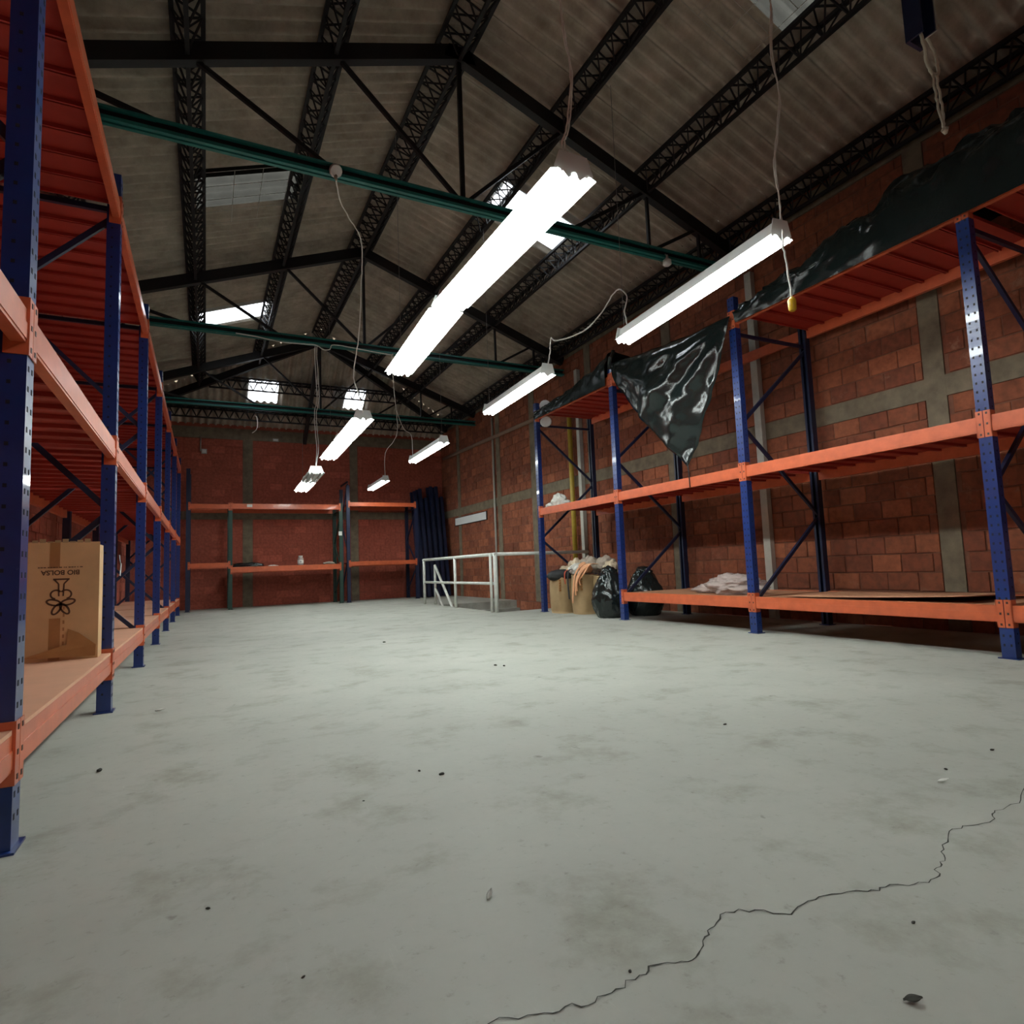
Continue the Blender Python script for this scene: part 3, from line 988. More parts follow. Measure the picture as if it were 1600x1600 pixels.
# unlit channel hanging on rope
ux, uy, uz = 3.89, 1.95, 4.0
t = thing('hanging_channel', 'dark unlit lamp channel hanging on end with rope loop below', 'lamp channel', (ux, uy, uz), None)
mb = MB()
mb.box((ux - 0.075, uy - 0.02, uz), (ux + 0.075, uy + 0.0, uz + 1.5))
mb.box((ux - 0.075, uy - 0.02, uz + 0.0), (ux - 0.066, uy - 0.1, uz + 1.5))
mb.box((ux + 0.066, uy - 0.02, uz + 0.06), (ux + 0.075, uy - 0.1, uz + 1.5))
mb.build('channel', 'navy', t)
MB().box((ux + 0.0755, uy - 0.105, uz + 0.06), (ux + 0.0835, uy, uz + 1.5)).build('side_plate', 'conduit', t)
MB().tube([(ux, uy - 0.01, uz + 1.5), (ux + 0.02, uy, zroof(ux) - 0.05)], 0.006).build('hanging_wire', 'wire', t)
lp = [(3.84, 1.90, 4.22), (3.85, 1.89, 4.08), (3.90, 1.89, 3.97), (3.97, 1.92, 3.90), (4.04, 1.93, 3.87), (4.10, 1.93, 3.88), (4.11, 1.93, 3.96), (4.07, 1.93, 4.06), (3.985, 1.93, 4.14)]
MB().tube(twist(lp, seed=13), 0.010, 6).build('rope_loop', 'rope', t)
for off, sd in ((-0.014, 14), (0.014, 15)):
    MB().tube(twist([(4.06 + off, 1.93, 3.87), (4.07 + off * 1.6, 1.93, 3.78), (4.085 + off * 1.6, 1.93, 3.66), (4.10 + off * 0.6, 1.93, 3.55), (4.11 - off, 1.93, 3.50)], seed=sd), 0.008, 6).build('rope_tail', 'rope', t)
MB().tube([(4.09, 1.93, 3.51), (4.115, 1.93, 3.50), (4.13, 1.93, 3.53)], 0.015, 6).build('rope_knot', 'rope', t)

# cable looped on second tie, junction box, lamp holder, dangling wire end
tc_ = [(0.45, 11.63, 5.27), (0.78, 11.62, 5.25), (1.22, 11.6, 5.2), (1.56, 11.6, 5.21), (1.83, 11.6, 5.22), (1.97, 11.6, 5.15), (2.09, 11.6, 5.17), (2.17, 11.6, 5.27), (2.64, 11.6, 5.25), (3.27, 11.62, 5.22), (3.33, 11.66, 5.26)]
tag(MB().tube(twist(tc_, seed=16), 0.010, 6).build('power_cable', 'cord'), 'white cable looped along the thin teal tie beam', 'cable')
t = thing('junction_box', 'round white junction box on the thick teal tie', 'junction box', (1.24, 6.42, 5.27))
MB().tube([(1.24, 6.43, 5.29), (1.24, 6.40, 5.28), (1.24, 6.36, 5.25)], [0.07, 0.07, 0.06], 12).build('box_body', 'enamel', t)
MB().tube([(1.24, 6.40, 5.22), (1.235, 6.39, 5.19), (1.245, 6.39, 5.165)], [0.022, 0.02, 0.012], 6).build('cable_gland', 'rope', t)
t = thing('lamp_holder', 'small white bulb holder hanging under teal tie near the eave', 'lamp holder', (5.93, 6.45, 5.25))
MB().tube([(5.93, 6.45, 5.30), (5.93, 6.45, 5.24), (5.93, 6.45, 5.22), (5.93, 6.45, 5.16), (5.93, 6.45, 5.14)], [0.02, 0.025, 0.06, 0.065, 0.04], 10).build('holder_body', 'enamel', t)
MB().tube([(5.93, 6.46, 5.30), (5.93, 6.48, 5.33)], 0.01, 5).build('holder_stem', 'conduit', t)
tag(MB().tube(twist([(1.24, 19.34, 5.66), (1.26, 19.2, 5.64), (1.30, 19.1, 5.60), (1.33, 19.05, 5.4), (1.30, 19.02, 5.2), (1.18, 19.0, 5.08)], seed=17), 0.012, 6).build('loose_wire', 'cord'), 'loose white wire end dangling below end roof skylight', 'wire')

# ------------------------------------------------------------------ white railing round the stair opening
t = thing('guard_railing', 'white pipe railing around the stair opening in the floor', 'railing', (5.13, 13.2, 0))
RX, RZ = 5.13, 1.15
for y, w in ((10.97, 0.045), (13.17, 0.036), (15.40, 0.036)):
    MB().tube([(RX, y, 0), (RX, y, RZ)], w, 8).build('rail_post', 'white', t)
MB().tube([(RX, 10.93, RZ), (RX, 15.44, RZ)], 0.036, 8).build('top_rail', 'white', t)
MB().tube([(RX, 10.97, 0.57), (RX, 15.40, 0.57)], 0.03, 8).build('mid_rail', 'white', t)
MB().tube([(RX, 10.97, RZ), (XE - 0.05, 10.97, RZ)], 0.034, 8).build('top_rail', 'white', t)
MB().tube([(5.06, 11.04, 0), (5.06, 11.04, RZ + 0.02)], 0.03, 8).build('rail_post', 'white', t)
t = thing('stair_handrail', 'white stair handrail sloping down into the floor opening', 'handrail', (5.27, 14.6, 0))
MB().tube([(5.27, 14.95, 0), (5.27, 14.95, 1.0)], 0.034, 8).build('rail_post', 'white', t)
MB().tube([(5.27, 14.95, 1.0), (5.27, 12.3, -1.3)], 0.034, 8).build('hand_rail', 'white', t)
MB().tube([(5.27, 14.95, 0.42), (5.27, 12.3, -1.88)], 0.03, 8).build('lower_rail', 'white', t)

# ------------------------------------------------------------------ wall fittings
def pipe(name, pts, r, mat, label, cat, n=8):
    return tag(MB().tube(pts, r, n).build(name, mat), label, cat)
pipe('gas_pipe', [(7.30, 11.40, 0.0), (7.30, 11.40, 4.75)], 0.055, 'yellow', 'yellow upright pipe on brick wall behind the fabric sacks', 'pipe', 10)
tag(MB().box((7.30, 11.02, 0), (XE - 0.007, 11.13, 5.2)).build('cable_duct', 'conduit'), 'pale grey cable duct beside the yellow pipe', 'cable duct')
tag(MB().box((7.31, 6.19, 0.0), (XE - 0.007, 6.31, 5.2)).build('cable_duct', 'conduit'), 'pale grey cable duct on brick wall behind hanging black plastic', 'cable duct')
pipe('wall_pipe', [(7.34, 13.0, 4.55), (7.34, 16, 4.62), (7.34, 19.6, 4.70)], 0.055, 'brownpipe', 'brown pipe running level high on the brick wall', 'pipe')
pipe('conduit_pipe', [(7.36, 15.62, 0.0), (7.36, 15.62, 5.2)], 0.032, 'conduit', 'thin grey conduit rising on the wall by the blank board', 'conduit')
t = thing('blank_board', 'long blank white board fixed to the brick wall', 'board', (7.38, 17.5, 2.44))
MB().box((7.365, 16.25, 2.31), (7.385, 18.75, 2.54)).build('panel', 'enamel', t)
mb = MB()
mb.box((7.36, 16.235, 2.295), (7.39, 16.25, 2.555)); mb.box((7.36, 18.75, 2.295), (7.39, 18.765, 2.555))
mb.box((7.36, 16.25, 2.295), (7.39, 18.75, 2.31)); mb.box((7.36, 16.25, 2.54), (7.39, 18.75, 2.555))
mb.build('edge_frame', 'steel', t)
def small_box(name, a, c, label):
    t = thing(name, label, 'wall box', ((a[0] + c[0]) / 2, (a[1] + c[1]) / 2, a[2]))
    MB().box(a, c).build('box_body', 'conduit', t)
    m = MB()
    m.box((a[0] + 0.02, a[1] - 0.006, a[2] + 0.02), (c[0] - 0.02, a[1], c[2] - 0.02))
    m.build('cover', 'enamel', t)
    return t
t = small_box('switch_box', (-0.15, YF - 0.07, 4.58), (0.0, YF - 0.008, 4.72), 'small pale box with conduit high on the far brick wall')
MB().tube([(-0.17, YF - 0.03, 4.65), (-0.17, YF - 0.03, 5.1)], 0.018, 6).build('conduit', 'conduit', t)
small_box('switch_box', (1.83, YF - 0.07, 5.06), (2.0, YF - 0.008, 5.15), 'small pale box on the grey beam above far brick wall')
# twin round flood lamps on the end rack post
t = thing('emergency_light', 'two round white lamp heads on bracket at the rack end', 'emergency light', (5.93, 10.22, 3.6))
for z, tilt in ((4.02, 0.35), (3.70, -0.2)):
    c = Vector((5.94, 10.12, z))
    d = Vector((-0.55, -0.75, -tilt)).normalized()
    MB().tube([c - d * 0.08, c - d * 0.05, c, c + d * 0.02], [0.03, 0.085, 0.115, 0.10], 14).build('lamp_head', 'enamel', t)
MB().bar((5.95, 10.21, 3.62), (5.95, 10.21, 4.1), 0.03, 0.03).build('bracket', 'steel', t)

# ------------------------------------------------------------------ black plastic sheets
def tri(name, A, B, Cc, label):
    A, B, Cc = Vector(A), Vector(B), Vector(Cc)
    N = 46
    mb = MB()
    idx = {}
    vv, ff = [], []
    for j in range(N + 1):
        for i in range(N + 1 - j):
            a, c = i / N, j / N          # towards B, towards C
            p = A + (B - A) * a + (Cc - A) * c
            edge = (1 - a - c) * a        # top edge sag
            p.z -= 0.16 * edge * (1 - c)
            p.y += -0.42 * a * c * (a + c) ** 3 + 0.55 * c * (1 - a - c) * (1 - a) ** 2
            # hanging folds radiate from the two upper corners
            dA = (p - A).length
            dB = (p - B).length
            angA = math.atan2((p - A).z, -(p - A).y)
            angB = math.atan2((p - B).z, (p - B).y)
            fold = 0.045 * math.sin(angA * 15 + 1.0) * min(1, dA * 1.2) * math.exp(-dA * 0.55) + 0.05 * math.sin(angB * 17) * min(1, dB * 1.2) * math.exp(-dB * 0.5)
            wr = noise.noise(p * 3.1) * 0.04 + noise.noise(p * 8.5) * 0.018
            belly = -0.22 * 27 * a * c * (1 - a - c)
            p.x += belly + (fold + wr) * min(1, 8 * min(a + c, 1 - a, 1 - c) + 0.1)
            # lower edges curve inwards a little
            idx[(i, j)] = len(vv)
            vv.append(p)
    for j in range(N):
        for i in range(N - j):
            ff.append((idx[i, j], idx[i + 1, j], idx[i, j + 1]))
            if i + j < N - 1:
                ff.append((idx[i + 1, j], idx[i + 1, j + 1], idx[i, j + 1]))
    mb.add(vv, ff, 0, True)
    o = mb.build(name, 'film')
    md = o.modifiers.new('thick', 'SOLIDIFY')
    md.thickness = 0.003
    return o
t = thing('plastic_sheet', 'black plastic sheet hanging as a pointed triangle between two rack posts', 'plastic sheet', (5.75, 6.4, 2.2), 'black plastic sheets')
o = tri('hanging_film', (5.73, 7.72, 4.06), (5.73, 5.20, 3.86), (5.77, 6.13, 2.14), '')
o.parent = t
o.location = -Vector(t.location)
MB().tube([(5.77, 6.13, 2.2), (5.775, 6.12, 2.02), (5.78, 6.12, 1.86)], 0.008, 5).build('tie_cord', 'blackcloth', t)
mb = MB()
for k, dz_ in enumerate((0.0, 0.07)):
    mb.bar((5.74, 7.72, 3.98 + dz_), (5.68, 7.60 - 0.1 * k, 4.14 + dz_), 0.05, 0.02)
mb.build('knot', 'film', t)
def drape(prof, label, seed, wr=0.05):
    """prof: list of (y, zfront, ztop, xtop)"""
    t = []
    ys = [p[0] for p in prof]
    def interp(y, k):
        for i in range(len(prof) - 1):
            a, c = prof[i], prof[i + 1]
            if min(a[0], c[0]) <= y <= max(a[0], c[0]):
                f = (y - a[0]) / (c[0] - a[0])
                f = f * f * (3 - 2 * f)
                return a[k] + (c[k] - a[k]) * f
        return prof[-1][k]
    def fn(u, v):
        y = ys[0] + (ys[-1] - ys[0]) * u
        zf, zt, xt = interp(y, 1), interp(y, 2), interp(y, 3)
        if v < 0.6:
            w = v / 0.6
            x = 5.752 + (xt - 5.752) * (w ** 2.2)
            z = zf + (zt - zf) * math.sin(w * PI / 2)
        else:
            w = (v - 0.6) / 0.4
            x = xt + (7.05 - xt) * w
            z = zt - 0.12 * w * (zt - 3.92) - (zt - 3.94) * 0.6 * w * w
        q = Vector((y * 2.3 + seed, v * 3, seed))
        amp = wr * min(1, v * 4) * (1 if z > 3.97 else 0.25)
        z += amp * (noise.noise(q) + 0.6 * noise.noise(q * 3.1)) + (0.02 if v > 0.1 else 0)
        x += 0.9 * wr * (noise.noise(q * 2.2) + 0.5 * noise.noise(q * 5.1)) * min(1, v * 2.5) - 0.5 * wr * min(1, v * 4)
        if v > 0.3:
            z = max(z, 3.925)
        return (x, y, z)
    mb = MB().grid(fn, 110, 36)
    o = mb.build('plastic_sheet', 'film')
    return tag(o, label, 'plastic sheet', 'black plastic sheets')
drape([(10.26, 3.755, 3.97, 6.0), (9.2, 3.755, 4.05, 6.1), (8.5, 3.755, 4.16, 6.1), (7.86, 3.755, 4.32, 6.0)], 'black plastic sheet lying over the short top shelf above the sacks', 3.0)
drape([(5.14, 3.755, 3.96, 6.0), (4.4, 3.755, 4.06, 6.0), (3.7, 3.755, 4.22, 6.05), (3.0, 3.755, 4.40, 6.05), (2.4, 3.755, 4.48, 6.05), (1.5, 3.755, 4.50, 6.1), (0.3, 3.755, 4.4, 6.1)], 'black plastic sheet heaped along the top shelf past the hanging triangle', 9.0, 0.11)

# ------------------------------------------------------------------ soft goods
def blob(name, center, size, mat, seed, parent=None, amp=0.25, freq=2.2, sub=4, ridge=True, flat=True, pinch=None):
    bm = bmesh.new()
    bmesh.ops.create_icosphere(bm, subdivisions=sub, radius=1.0)
    sv = Vector((seed * 3.7, seed * 1.3, seed * 2.1))
    for v in bm.verts:
        n = v.co.normalized()
        q = n * freq + sv
        d = noise.noise(q) * 0.6 + (1 - abs(noise.noise(q * 2.1)) * 2) * 0.28 * (1 if ridge else 0) + noise.noise(q * 4.3) * 0.18
        r = 1 + amp * d
        p = n * r
        if flat:
            p.z = max(p.z, -0.72)
        if pinch:
            z01 = (p.z + 1) / 2
            f = 1 - pinch * max(0, z01 - 0.45) ** 1.3
            p.x *= f
            p.y *= f
        v.co = Vector((p.x * size[0], p.y * size[1], p.z * size[2]))
    for f in bm.faces:
        f.smooth = True
    me = bpy.data.meshes.new(name)
    bm.to_mesh(me)
    bm.free()
    me.materials.append(MT[mat])
    zmin = min(v.co.z for v in me.vertices)
    return put(name, me, parent, (center[0], center[1], center[2] - zmin))

def sack(cx, cy, w, d, h, seed, label, print_dx):
    t = thing('kraft_sack', label, 'sack', (cx, cy, 0), 'kraft sacks under the rack end')
    def fn(u, v):
        a = 2 * PI * u
        ca, sa = math.cos(a), math.sin(a)
        ex = 3.5
        rx = math.copysign(abs(ca) ** (2 / ex), ca)
        ry = math.copysign(abs(sa) ** (2 / ex), sa)
        bulge = 1 + 0.10 * math.sin(v * PI) - 0.05 * (1 - v)
        q = Vector((rx * 1.4 + seed, ry * 1.4, v * 2.2))
        k = bulge * (1 + 0.05 * noise.noise(q) + 0.03 * noise.noise(q * 3))
        z = h * v + (0.03 * noise.noise(Vector((rx * 2, ry * 2, seed))) if v > 0.95 else 0)
        return (cx + rx * w / 2 * k, cy + ry * d / 2 * k, z)
    mb = MB().grid(fn, 40, 14)
    n = 41
    mb.f.append(tuple(range(40))); mb.mi.append(0); mb.sm.append(False)
    o = mb.build('bag_body', 'kraft', t)
    # folded rim
    def rim(u, v):
        x, y, z = fn(u, 1.0)
        return (cx + (x - cx) * (1 + 0.03 * math.sin(v * PI)), cy + (y - cy) * (1 + 0.03 * math.sin(v * PI)), z - 0.05 * v)
    MB().grid(rim, 40, 3).build('folded_rim', 'kraft', t)
    # faint vertical print on the front
    p = MB()
    for k in range(5):
        z = h * 0.62 + k * 0.045
        p.box((cx - w / 2 - 0.012 + 0.0, cy - d / 2 - 0.035 + print_dx, z), (cx - w / 2 + 0.02, cy - d / 2 + 0.0 + print_dx, z + 0.03))
    p.build('printed_mark', 'tape', t)
    return t
sack(6.00, 9.83, 0.42, 0.46, 0.66, 2.0, 'brown kraft sack standing next to the blue rack end post', 0.05)
sack(6.13, 9.30, 0.42, 0.44, 0.70, 5.0, 'brown kraft sack in the middle with peach ribbons hanging over it', 0.05)
sack(6.28, 8.86, 0.36, 0.36, 0.68, 8.0, 'brown kraft sack squeezed behind the black rubbish bag', 0.05)
# jacket and straps over the sacks
o = blob('dark_jacket', (5.97, 9.84, 0.60), (0.26, 0.27, 0.12), 'blackcloth', 4.2, amp=0.15)
tag(o, 'black folded jacket lying across the top of the kraft sack', 'jacket')
def strip(name, pts, w, mat, label, cat, wid=(0, 1, 0), group=None):
    wv = Vector(wid) * w / 2
    P_ = twist(pts, gap=0.0)
    vv, ff = [], []
    for i, p in enumerate(P_):
        k = 1 - 0.35 * (i / len(P_))
        vv += [Vector(p) - wv * k, Vector(p) + wv * k]
        if i:
            ff.append((2 * i - 2, 2 * i, 2 * i + 1, 2 * i - 1))
    o = MB().add(vv, ff, 0, True).build(name, mat)
    md = o.modifiers.new('thick', 'SOLIDIFY')
    md.thickness = 0.005
    return tag(o, label, cat, group)
strip('belt_strap', [(6.0, 9.42, 0.80), (5.86, 9.40, 0.78), (5.82, 9.38, 0.55), (5.83, 9.37, 0.27)], 0.06, 'blackcloth', 'black strap hanging down from the folded jacket', 'strap')
strip('red_strap', [(6.0, 9.50, 0.80), (5.84, 9.48, 0.77), (5.81, 9.47, 0.66), (5.815, 9.46, 0.54)], 0.04, 'redcloth', 'red strap over the folded black jacket', 'strap')
for k, (y, x, zb) in enumerate(((9.26, 5.87, 0.20), (9.17, 5.88, 0.34), (9.10, 5.87, 0.42), (9.04, 5.90, 0.52))):
    strip('peach_ribbon', [(6.15, y - 0.15, 0.88), (6.0, y - 0.12, 0.88), (x, y - 0.06, 0.72), (x - 0.02, y + 0.02 * k, (0.7 + zb) / 2), (x - 0.01, y + 0.05, zb)], 0.07, 'peach', 'peach fabric ribbon hanging over the front of kraft sack', 'ribbon', group='peach ribbons over the sacks')
SC = [(6.12, 9.92, 0.70, .14, .15, .12, 'cream'), (6.22, 9.68, 0.73, .17, .18, .17, 'cream'), (6.36, 9.5, 0.78, .14, .16, .17, 'greycloth'), (6.05, 9.45, 0.76, .13, .13, .11, 'whitecloth'),
      (6.30, 9.28, 0.76, .15, .17, .16, 'greycloth'), (6.12, 9.25, 0.78, .12, .12, .10, 'peach'), (6.42, 9.05, 0.80, .16, .17, .15, 'greycloth'), (6.36, 8.80, 0.76, .12, .13, .12, 'cream'), (6.10, 9.66, 0.72, .10, .10, .09, 'peach')]
CLN = ['crumpled cream fabric scrap behind the folded black jacket', 'large puffed cream fabric scrap on the sack behind black jacket', 'tall greyish fabric scrap at the back between cream and ribbons',
       'crumpled white fabric scrap beside the red strap', 'greyish fabric scrap heaped over the middle kraft sack', 'crumpled peach fabric scrap where the peach ribbons start',
       'greyish fabric scrap heaped behind the black rubbish bag', 'crumpled cream fabric scrap on sack next to rubbish bag neck', 'small peach fabric scrap tucked among the cream scraps']
for k, (x, y, z, a, c, d, m) in enumerate(SC):
    o = blob('fabric_scrap', (x, y, z - 0.05), (a, c, d), m, 11.3 + k, amp=0.55, freq=1.7, sub=4)
    tag(o, CLN[k], 'fabric', 'fabric scraps heaped on the sacks')
def rubbish(c, s, seed, label):
    t = thing('rubbish_bag', label, 'rubbish bag', c, 'black rubbish bags')
    blob('bag_body', c, s, 'film', seed, t, amp=0.17, freq=2.4, sub=5, pinch=0.60)
    b2 = blob('bag_neck', (c[0] + 0.03, c[1] + 0.03, c[2] + s[2] * 1.42), (0.12, 0.14, 0.10), 'film', seed + 2, t, amp=0.5)
    return t
rubbish((5.98, 8.34, 0.0), (0.29, 0.31, 0.46), 3.3, 'full black rubbish bag slumped against the blue post beside sacks')
rubbish((6.60, 8.22, 0.0), (0.30, 0.33, 0.44), 6.1, 'second black rubbish bag half hidden behind the blue post')
o = blob('clear_wrap', (6.25, 5.88, 0.426), (0.26, 0.40, 0.14), 'wrap', 21.0, amp=0.55, freq=2.0, sub=5)
tag(o, 'crumpled clear plastic wrap on the lowest shelf next to post', 'plastic wrap')
o = blob('clear_wrap', (6.35, 6.45, 0.426), (0.18, 0.25, 0.07), 'wrap', 25.0, amp=0.55, freq=2.0, sub=4)
tag(o, 'flatter scrap of clear plastic wrap in mid shelf behind the big wrap', 'plastic wrap')
t = thing('white_cloth', 'crumpled white cloth on the middle shelf at the rack end', 'cloth', (5.95, 9.85, 2.0))
blob('cloth_heap', (5.95, 9.78, 1.998), (0.10, 0.16, 0.13), 'whitecloth', 31.0, t, amp=0.6, freq=1.8)
blob('cloth_fold', (5.92, 10.03, 1.998), (0.08, 0.14, 0.05), 'whitecloth', 33.0, t, amp=0.5, freq=1.8)
blob('cloth_fold', (5.96, 9.55, 1.998), (0.07, 0.12, 0.05), 'whitecloth', 35.0, t, amp=0.5, freq=1.8)
# loose warped board on low shelf
t_b = MB().grid(lambda u, v: (5.93 + 1.1 * v, 2.95 + 1.9 * u, 0.437 + 0.05 * (1 - u) ** 2 * (1 - v * 0.6)), 12, 4)
o = t_b.build('loose_board', 'chip')
md = o.modifiers.new('thick', 'SOLIDIFY'); md.thickness = 0.008
tag(o, 'loose warped brown board lifting at one corner on lowest shelf', 'board')

# ------------------------------------------------------------------ printed carton on the pale shelf
bx0, bx1, by0, by1, bz0, bz1 = -1.06, -0.635, 4.86, 5.02, 0.4075, 1.17
t = thing('cardboard_carton', 'brown cardboard carton with upside-down dark print on the pale shelf', 'carton', ((bx0 + bx1) / 2, by0, bz0))
mb = MB()
th = 0.006
mb.box((bx0, by0, bz0), (bx1, by0 + th, bz1))
mb.box((bx0, by1 - th, bz0), (bx1, by1, bz1 - 0.05))
mb.box((bx0, by0 + th, bz0), (bx0 + th, by1 - th, bz1))
mb.box((bx1 - th, by0 + th, bz0), (bx1, by1 - th, bz1 - 0.02))
mb.box((bx0 + th, by0 + th, bz0), (bx1 - th, by1 - th, bz0 + th))
mb.build('carton_body', 'card', t)
mb = MB()
for k in range(9):
    xa = bx0 + 0.04 * k + 0.02
    mb.box((xa, by0 - 0.0005, bz1 - 0.005), (xa + 0.032, by0 + th, bz1 + 0.004 + 0.008 * (k % 3)))
mb.build('torn_rim', 'kraft', t)
MB().box((-0.905, by0 - 0.0012, bz1 - 0.17), (-0.85, by0, bz1 - 0.004)).build('packing_tape', 'tape', t)
MB().box((-0.90, by0 - 0.0012, bz0 + 0.004), (-0.84, by0, bz0 + 0.27)).build('packing_tape', 'tape', t)
# lower flap hanging in front
mb = MB()
mb.add([(-1.04, by0 - 0.05, bz0 + 0.03), (-0.64, by0 - 0.06, bz0 + 0.02), (-0.64, by0 - 0.045, bz0 + 0.09), (-0.74, by0 - 0.01, bz0 + 0.17), (-0.80, by0 - 0.003, bz0 + 0.20), (-0.80, by0 - 0.03, bz0 + 0.10)],
       [(0, 1, 2, 5), (5, 2, 3, 4)])
mb.build('bent_flap', 'tape', t)
def flat_text(body, size, cx, cz, y, mat, parent, flip=True):
    cu = bpy.data.curves.new('print', 'FONT')
    cu.body = body
    cu.size = size
    cu.align_x = 'CENTER'
    cu.offset = 0.0011
    tmp = bpy.data.objects.new('tmp', cu)
    COL.objects.link(tmp)
    dg = bpy.context.evaluated_depsgraph_get()
    me = bpy.data.meshes.new_from_object(tmp.evaluated_get(dg))
    bpy.data.objects.remove(tmp)
    for v in me.vertices:
        x, z = v.co.x, v.co.y
        if flip:
            x, z = -x, -z
        v.co = (cx + x, y, cz + z)
    me.materials.clear()
    me.materials.append(MT[mat])
    o = put('printed_lettering', me, parent)
    return o
PX = -0.845
PYF = by0 - 0.0016
flat_text('BIO BOLSA', 0.042, PX, 0.985, PYF, 'ink', t)
mb = MB()
xx = PX - 0.12
while xx < PX + 0.12:
    w = R.uniform(0.006, 0.016)
    mb.box((xx, PYF, 1.002), (xx + w, PYF + 0.001, 1.008))
    xx += w + R.choice((0.003, 0.003, 0.008))
stuff(mb.build('small_print', 'ink', t))
# emblem: vase-like stem and looped petals, drawn upside down
def ring(mb, cx, cz, rx, rz, rot, w=0.008, n=22, a0=0, a1=2 * PI):
    vv, ff = [], []
    for k in range(n + 1):
        a = a0 + (a1 - a0) * k / n
        for s in (-1, 1):
            x, z = (rx + s * w / 2) * math.cos(a), (rz + s * w / 2) * math.sin(a)
            vv.append((cx + x * math.cos(rot) - z * math.sin(rot), PYF, cz + x * math.sin(rot) + z * math.cos(rot)))
        if k:
            ff.append((2 * k - 2, 2 * k, 2 * k + 1, 2 * k - 1))
    mb.add(vv, ff)
mb = MB()
cx, cz = PX + 0.005, 0.775
m0 = len(mb.v)
for ang in (0.25, PI - 0.25, -1.0, PI + 1.0):
    ring(mb, cx + 0.027 * math.cos(ang), cz - 0.004 + 0.027 * math.sin(ang), 0.026, 0.012, ang, 0.008)
ring(mb, cx - 0.018, cz + 0.038, 0.020, 0.019, 0, 0.007, a0=0.6, a1=4.6)
ring(mb, cx + 0.018, cz + 0.038, 0.020, 0.019, 0, 0.007, a0=PI - 4.6 + 0.0, a1=PI - 0.6)
for s in (-1, 1):
    mb.bar((cx + s * 0.008, PYF + 0.0005, cz + 0.03), (cx + s * 0.010, PYF + 0.0005, cz + 0.085), 0.006, 0.001, up_=(0, 1, 0))
    mb.bar((cx + s * 0.010, PYF + 0.0005, cz + 0.085), (cx + s * 0.026, PYF + 0.0005, cz + 0.104), 0.006, 0.001, up_=(0, 1, 0))
mb.box((cx - 0.03, PYF, cz + 0.102), (cx + 0.03, PYF + 0.001, cz + 0.109))
mb.v = [(cx + (x - cx) * 1.45, y, cz + (z - cz) * 1.45) for x, y, z in mb.v]
mb.build('printed_emblem', 'ink', t)
mb = MB()
for k in range(6):
    z = 0.73 - k * 0.045
    mb.box((cx + 0.012, PYF - 0.0004, z), (cx + 0.022, PYF + 0.0006, z + 0.022))
mb.build('faded_print', 'tape', t)

# ------------------------------------------------------------------ things on the far rack and small items
def bag_bundle(c, s, mat, seed, name, label, cat):
    return tag(blob(name, c, s, mat, seed, amp=0.5, freq=1.9), label, cat)
bag_bundle((1.05, 18.85, 1.158), (0.38, 0.12, 0.075), 'film', 41.0, 'plastic_bundle', 'flat black plastic bundle on the far rack lower beam shelf', 'bundle')
bag_bundle((1.72, 18.80, 1.158), (0.12, 0.10, 0.025), 'whitecloth', 43.0, 'paper_scrap', 'flat white scrap on far rack shelf between bundle and jar', 'scrap')
bag_bundle((3.30, 18.82, 1.158), (0.16, 0.12, 0.05), 'greycloth', 45.0, 'cloth_bundle', 'small grey cloth bundle on far rack shelf by green post', 'bundle')
t = thing('jar', 'clear jar with white label standing on the far rack shelf', 'jar', (2.48, 18.82, 1.156))
MB().tube([(2.48, 18.82, 1.156), (2.48, 18.82, 1.17), (2.48, 18.82, 1.36), (2.48, 18.82, 1.40), (2.48, 18.82, 1.41)], [0.075, 0.085, 0.085, 0.06, 0.055], 14).build('jar_body', 'wrap', t)
MB().tube([(2.48, 18.82, 1.41), (2.48, 18.82, 1.445)], 0.06, 14).build('lid', 'whitecloth', t)
MB().tube([(2.48, 18.82, 1.22), (2.48, 18.82, 1.32)], 0.0875, 14, cap=False).build('paper_label', 'paper', t)
MB().box((2.458, 18.728, 1.25), (2.49, 18.733, 1.295)).build('label_print', 'label', t)
t = thing('paper_tag', 'small pale paper tag tied to the second blue post', 'tag', (-0.56, 5.24, 0.97))
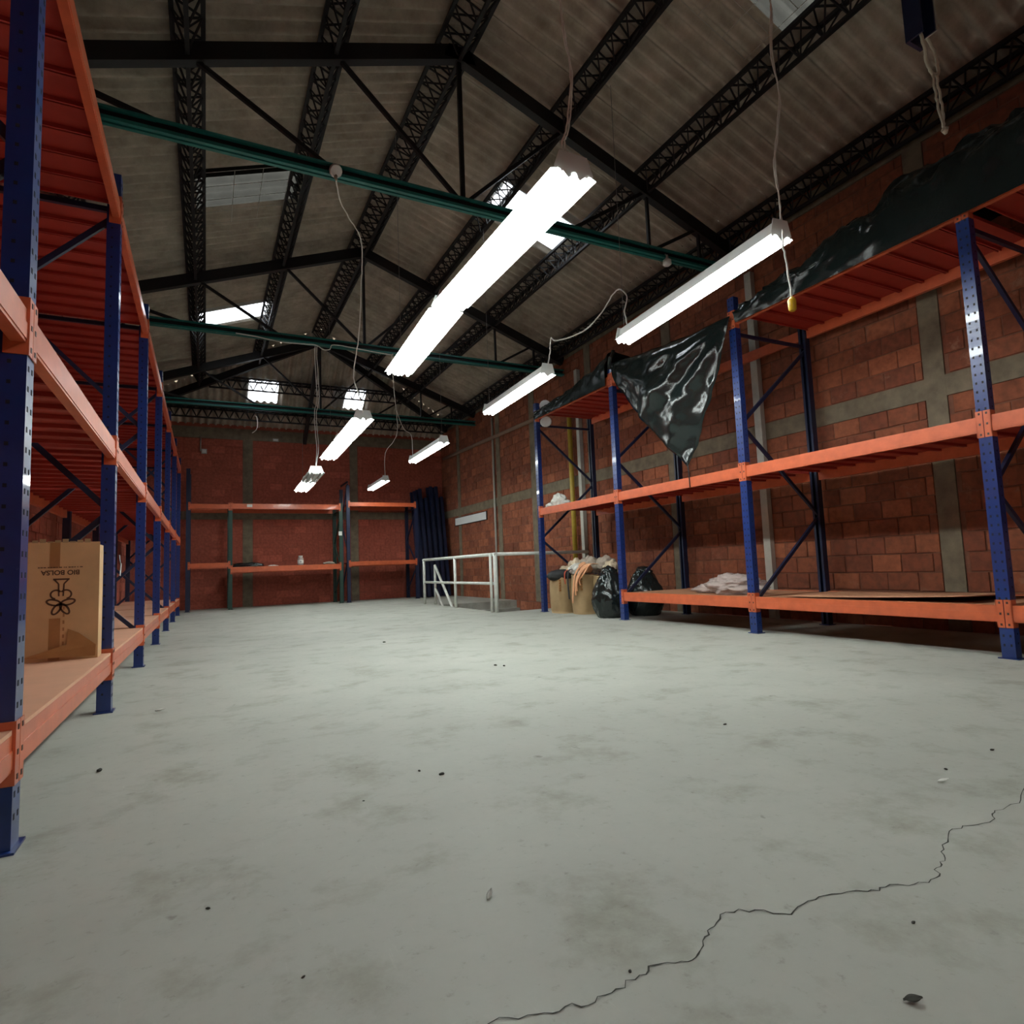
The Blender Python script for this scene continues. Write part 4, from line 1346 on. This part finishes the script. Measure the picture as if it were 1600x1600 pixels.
MB().bar((-0.556, 5.215, 0.94), (-0.552, 5.225, 1.03), 0.035, 0.004, up_=(1, 0, 0)).build('tag_paper', 'paper', t)
MB().tube([(-0.556, 5.22, 1.03), (-0.562, 5.21, 1.09)], 0.003, 4).build('tag_string', 'cord', t)

# ------------------------------------------------------------------ debris on the floor
for i, (x, y, s) in enumerate([(0.93, 2.62, .022), (2.02, 7.72, .03), (2.37, 5.14, .028), (2.42, 5.06, .026), (2.52, 2.52, .016), (2.72, 1.52, .014), (3.14, 1.55, .016), (0.84, 1.17, .009), (0.01, 1.95, .011), (-0.45, 3.58, .03), (1.54, 0.97, .010), (0.86, 2.72, .014), (0.56, 2.5, .008), (0.2, 1.52, .008)]):
    o = blob('floor_crumb', (x, y, 0.0), (s * 0.6, s * 0.36, s * 0.25), 'debris', 50.0 + i, amp=0.5, freq=2.5, sub=2)
    o.rotation_euler.z = R.uniform(0, 3)
    tag(o, 'small dark crumb of debris lying on the concrete floor', 'debris', 'dark crumbs on the floor')
def leaf(x, y, L, w, rz, mat, label, name):
    def fn(u, v):
        a = (u - 0.5) * L
        k = math.sin(PI * min(0.98, max(0.02, u))) * w
        p = Vector((a, (v - 0.5) * k, 0.003 + 0.006 * abs(v - 0.5) + 0.006 * u))
        return (x + p.x * math.cos(rz) - p.y * math.sin(rz), y + p.x * math.sin(rz) + p.y * math.cos(rz), p.z)
    o = MB().grid(fn, 10, 4).build(name, mat)
    md = o.modifiers.new('thick', 'SOLIDIFY'); md.thickness = 0.001
    tag(o, label, 'debris')
leaf(1.27, 0.815, 0.036, 0.022, -0.6, 'debris', 'dark dry leaf scrap near the crack in the floor', 'dry_leaf')
leaf(2.57, 1.45, 0.05, 0.018, -0.3, 'paper', 'pale folded paper chip on the floor', 'paper_chip')
leaf(0.70, 1.61, 0.045, 0.014, 0.9, 'step', 'greyish curled chip lying on the worn floor patch', 'floor_chip')
leaf(-0.28, 4.95, 0.06, 0.03, 0.2, 'paper', 'pale scrap on the floor beside the second blue post', 'paper_chip')
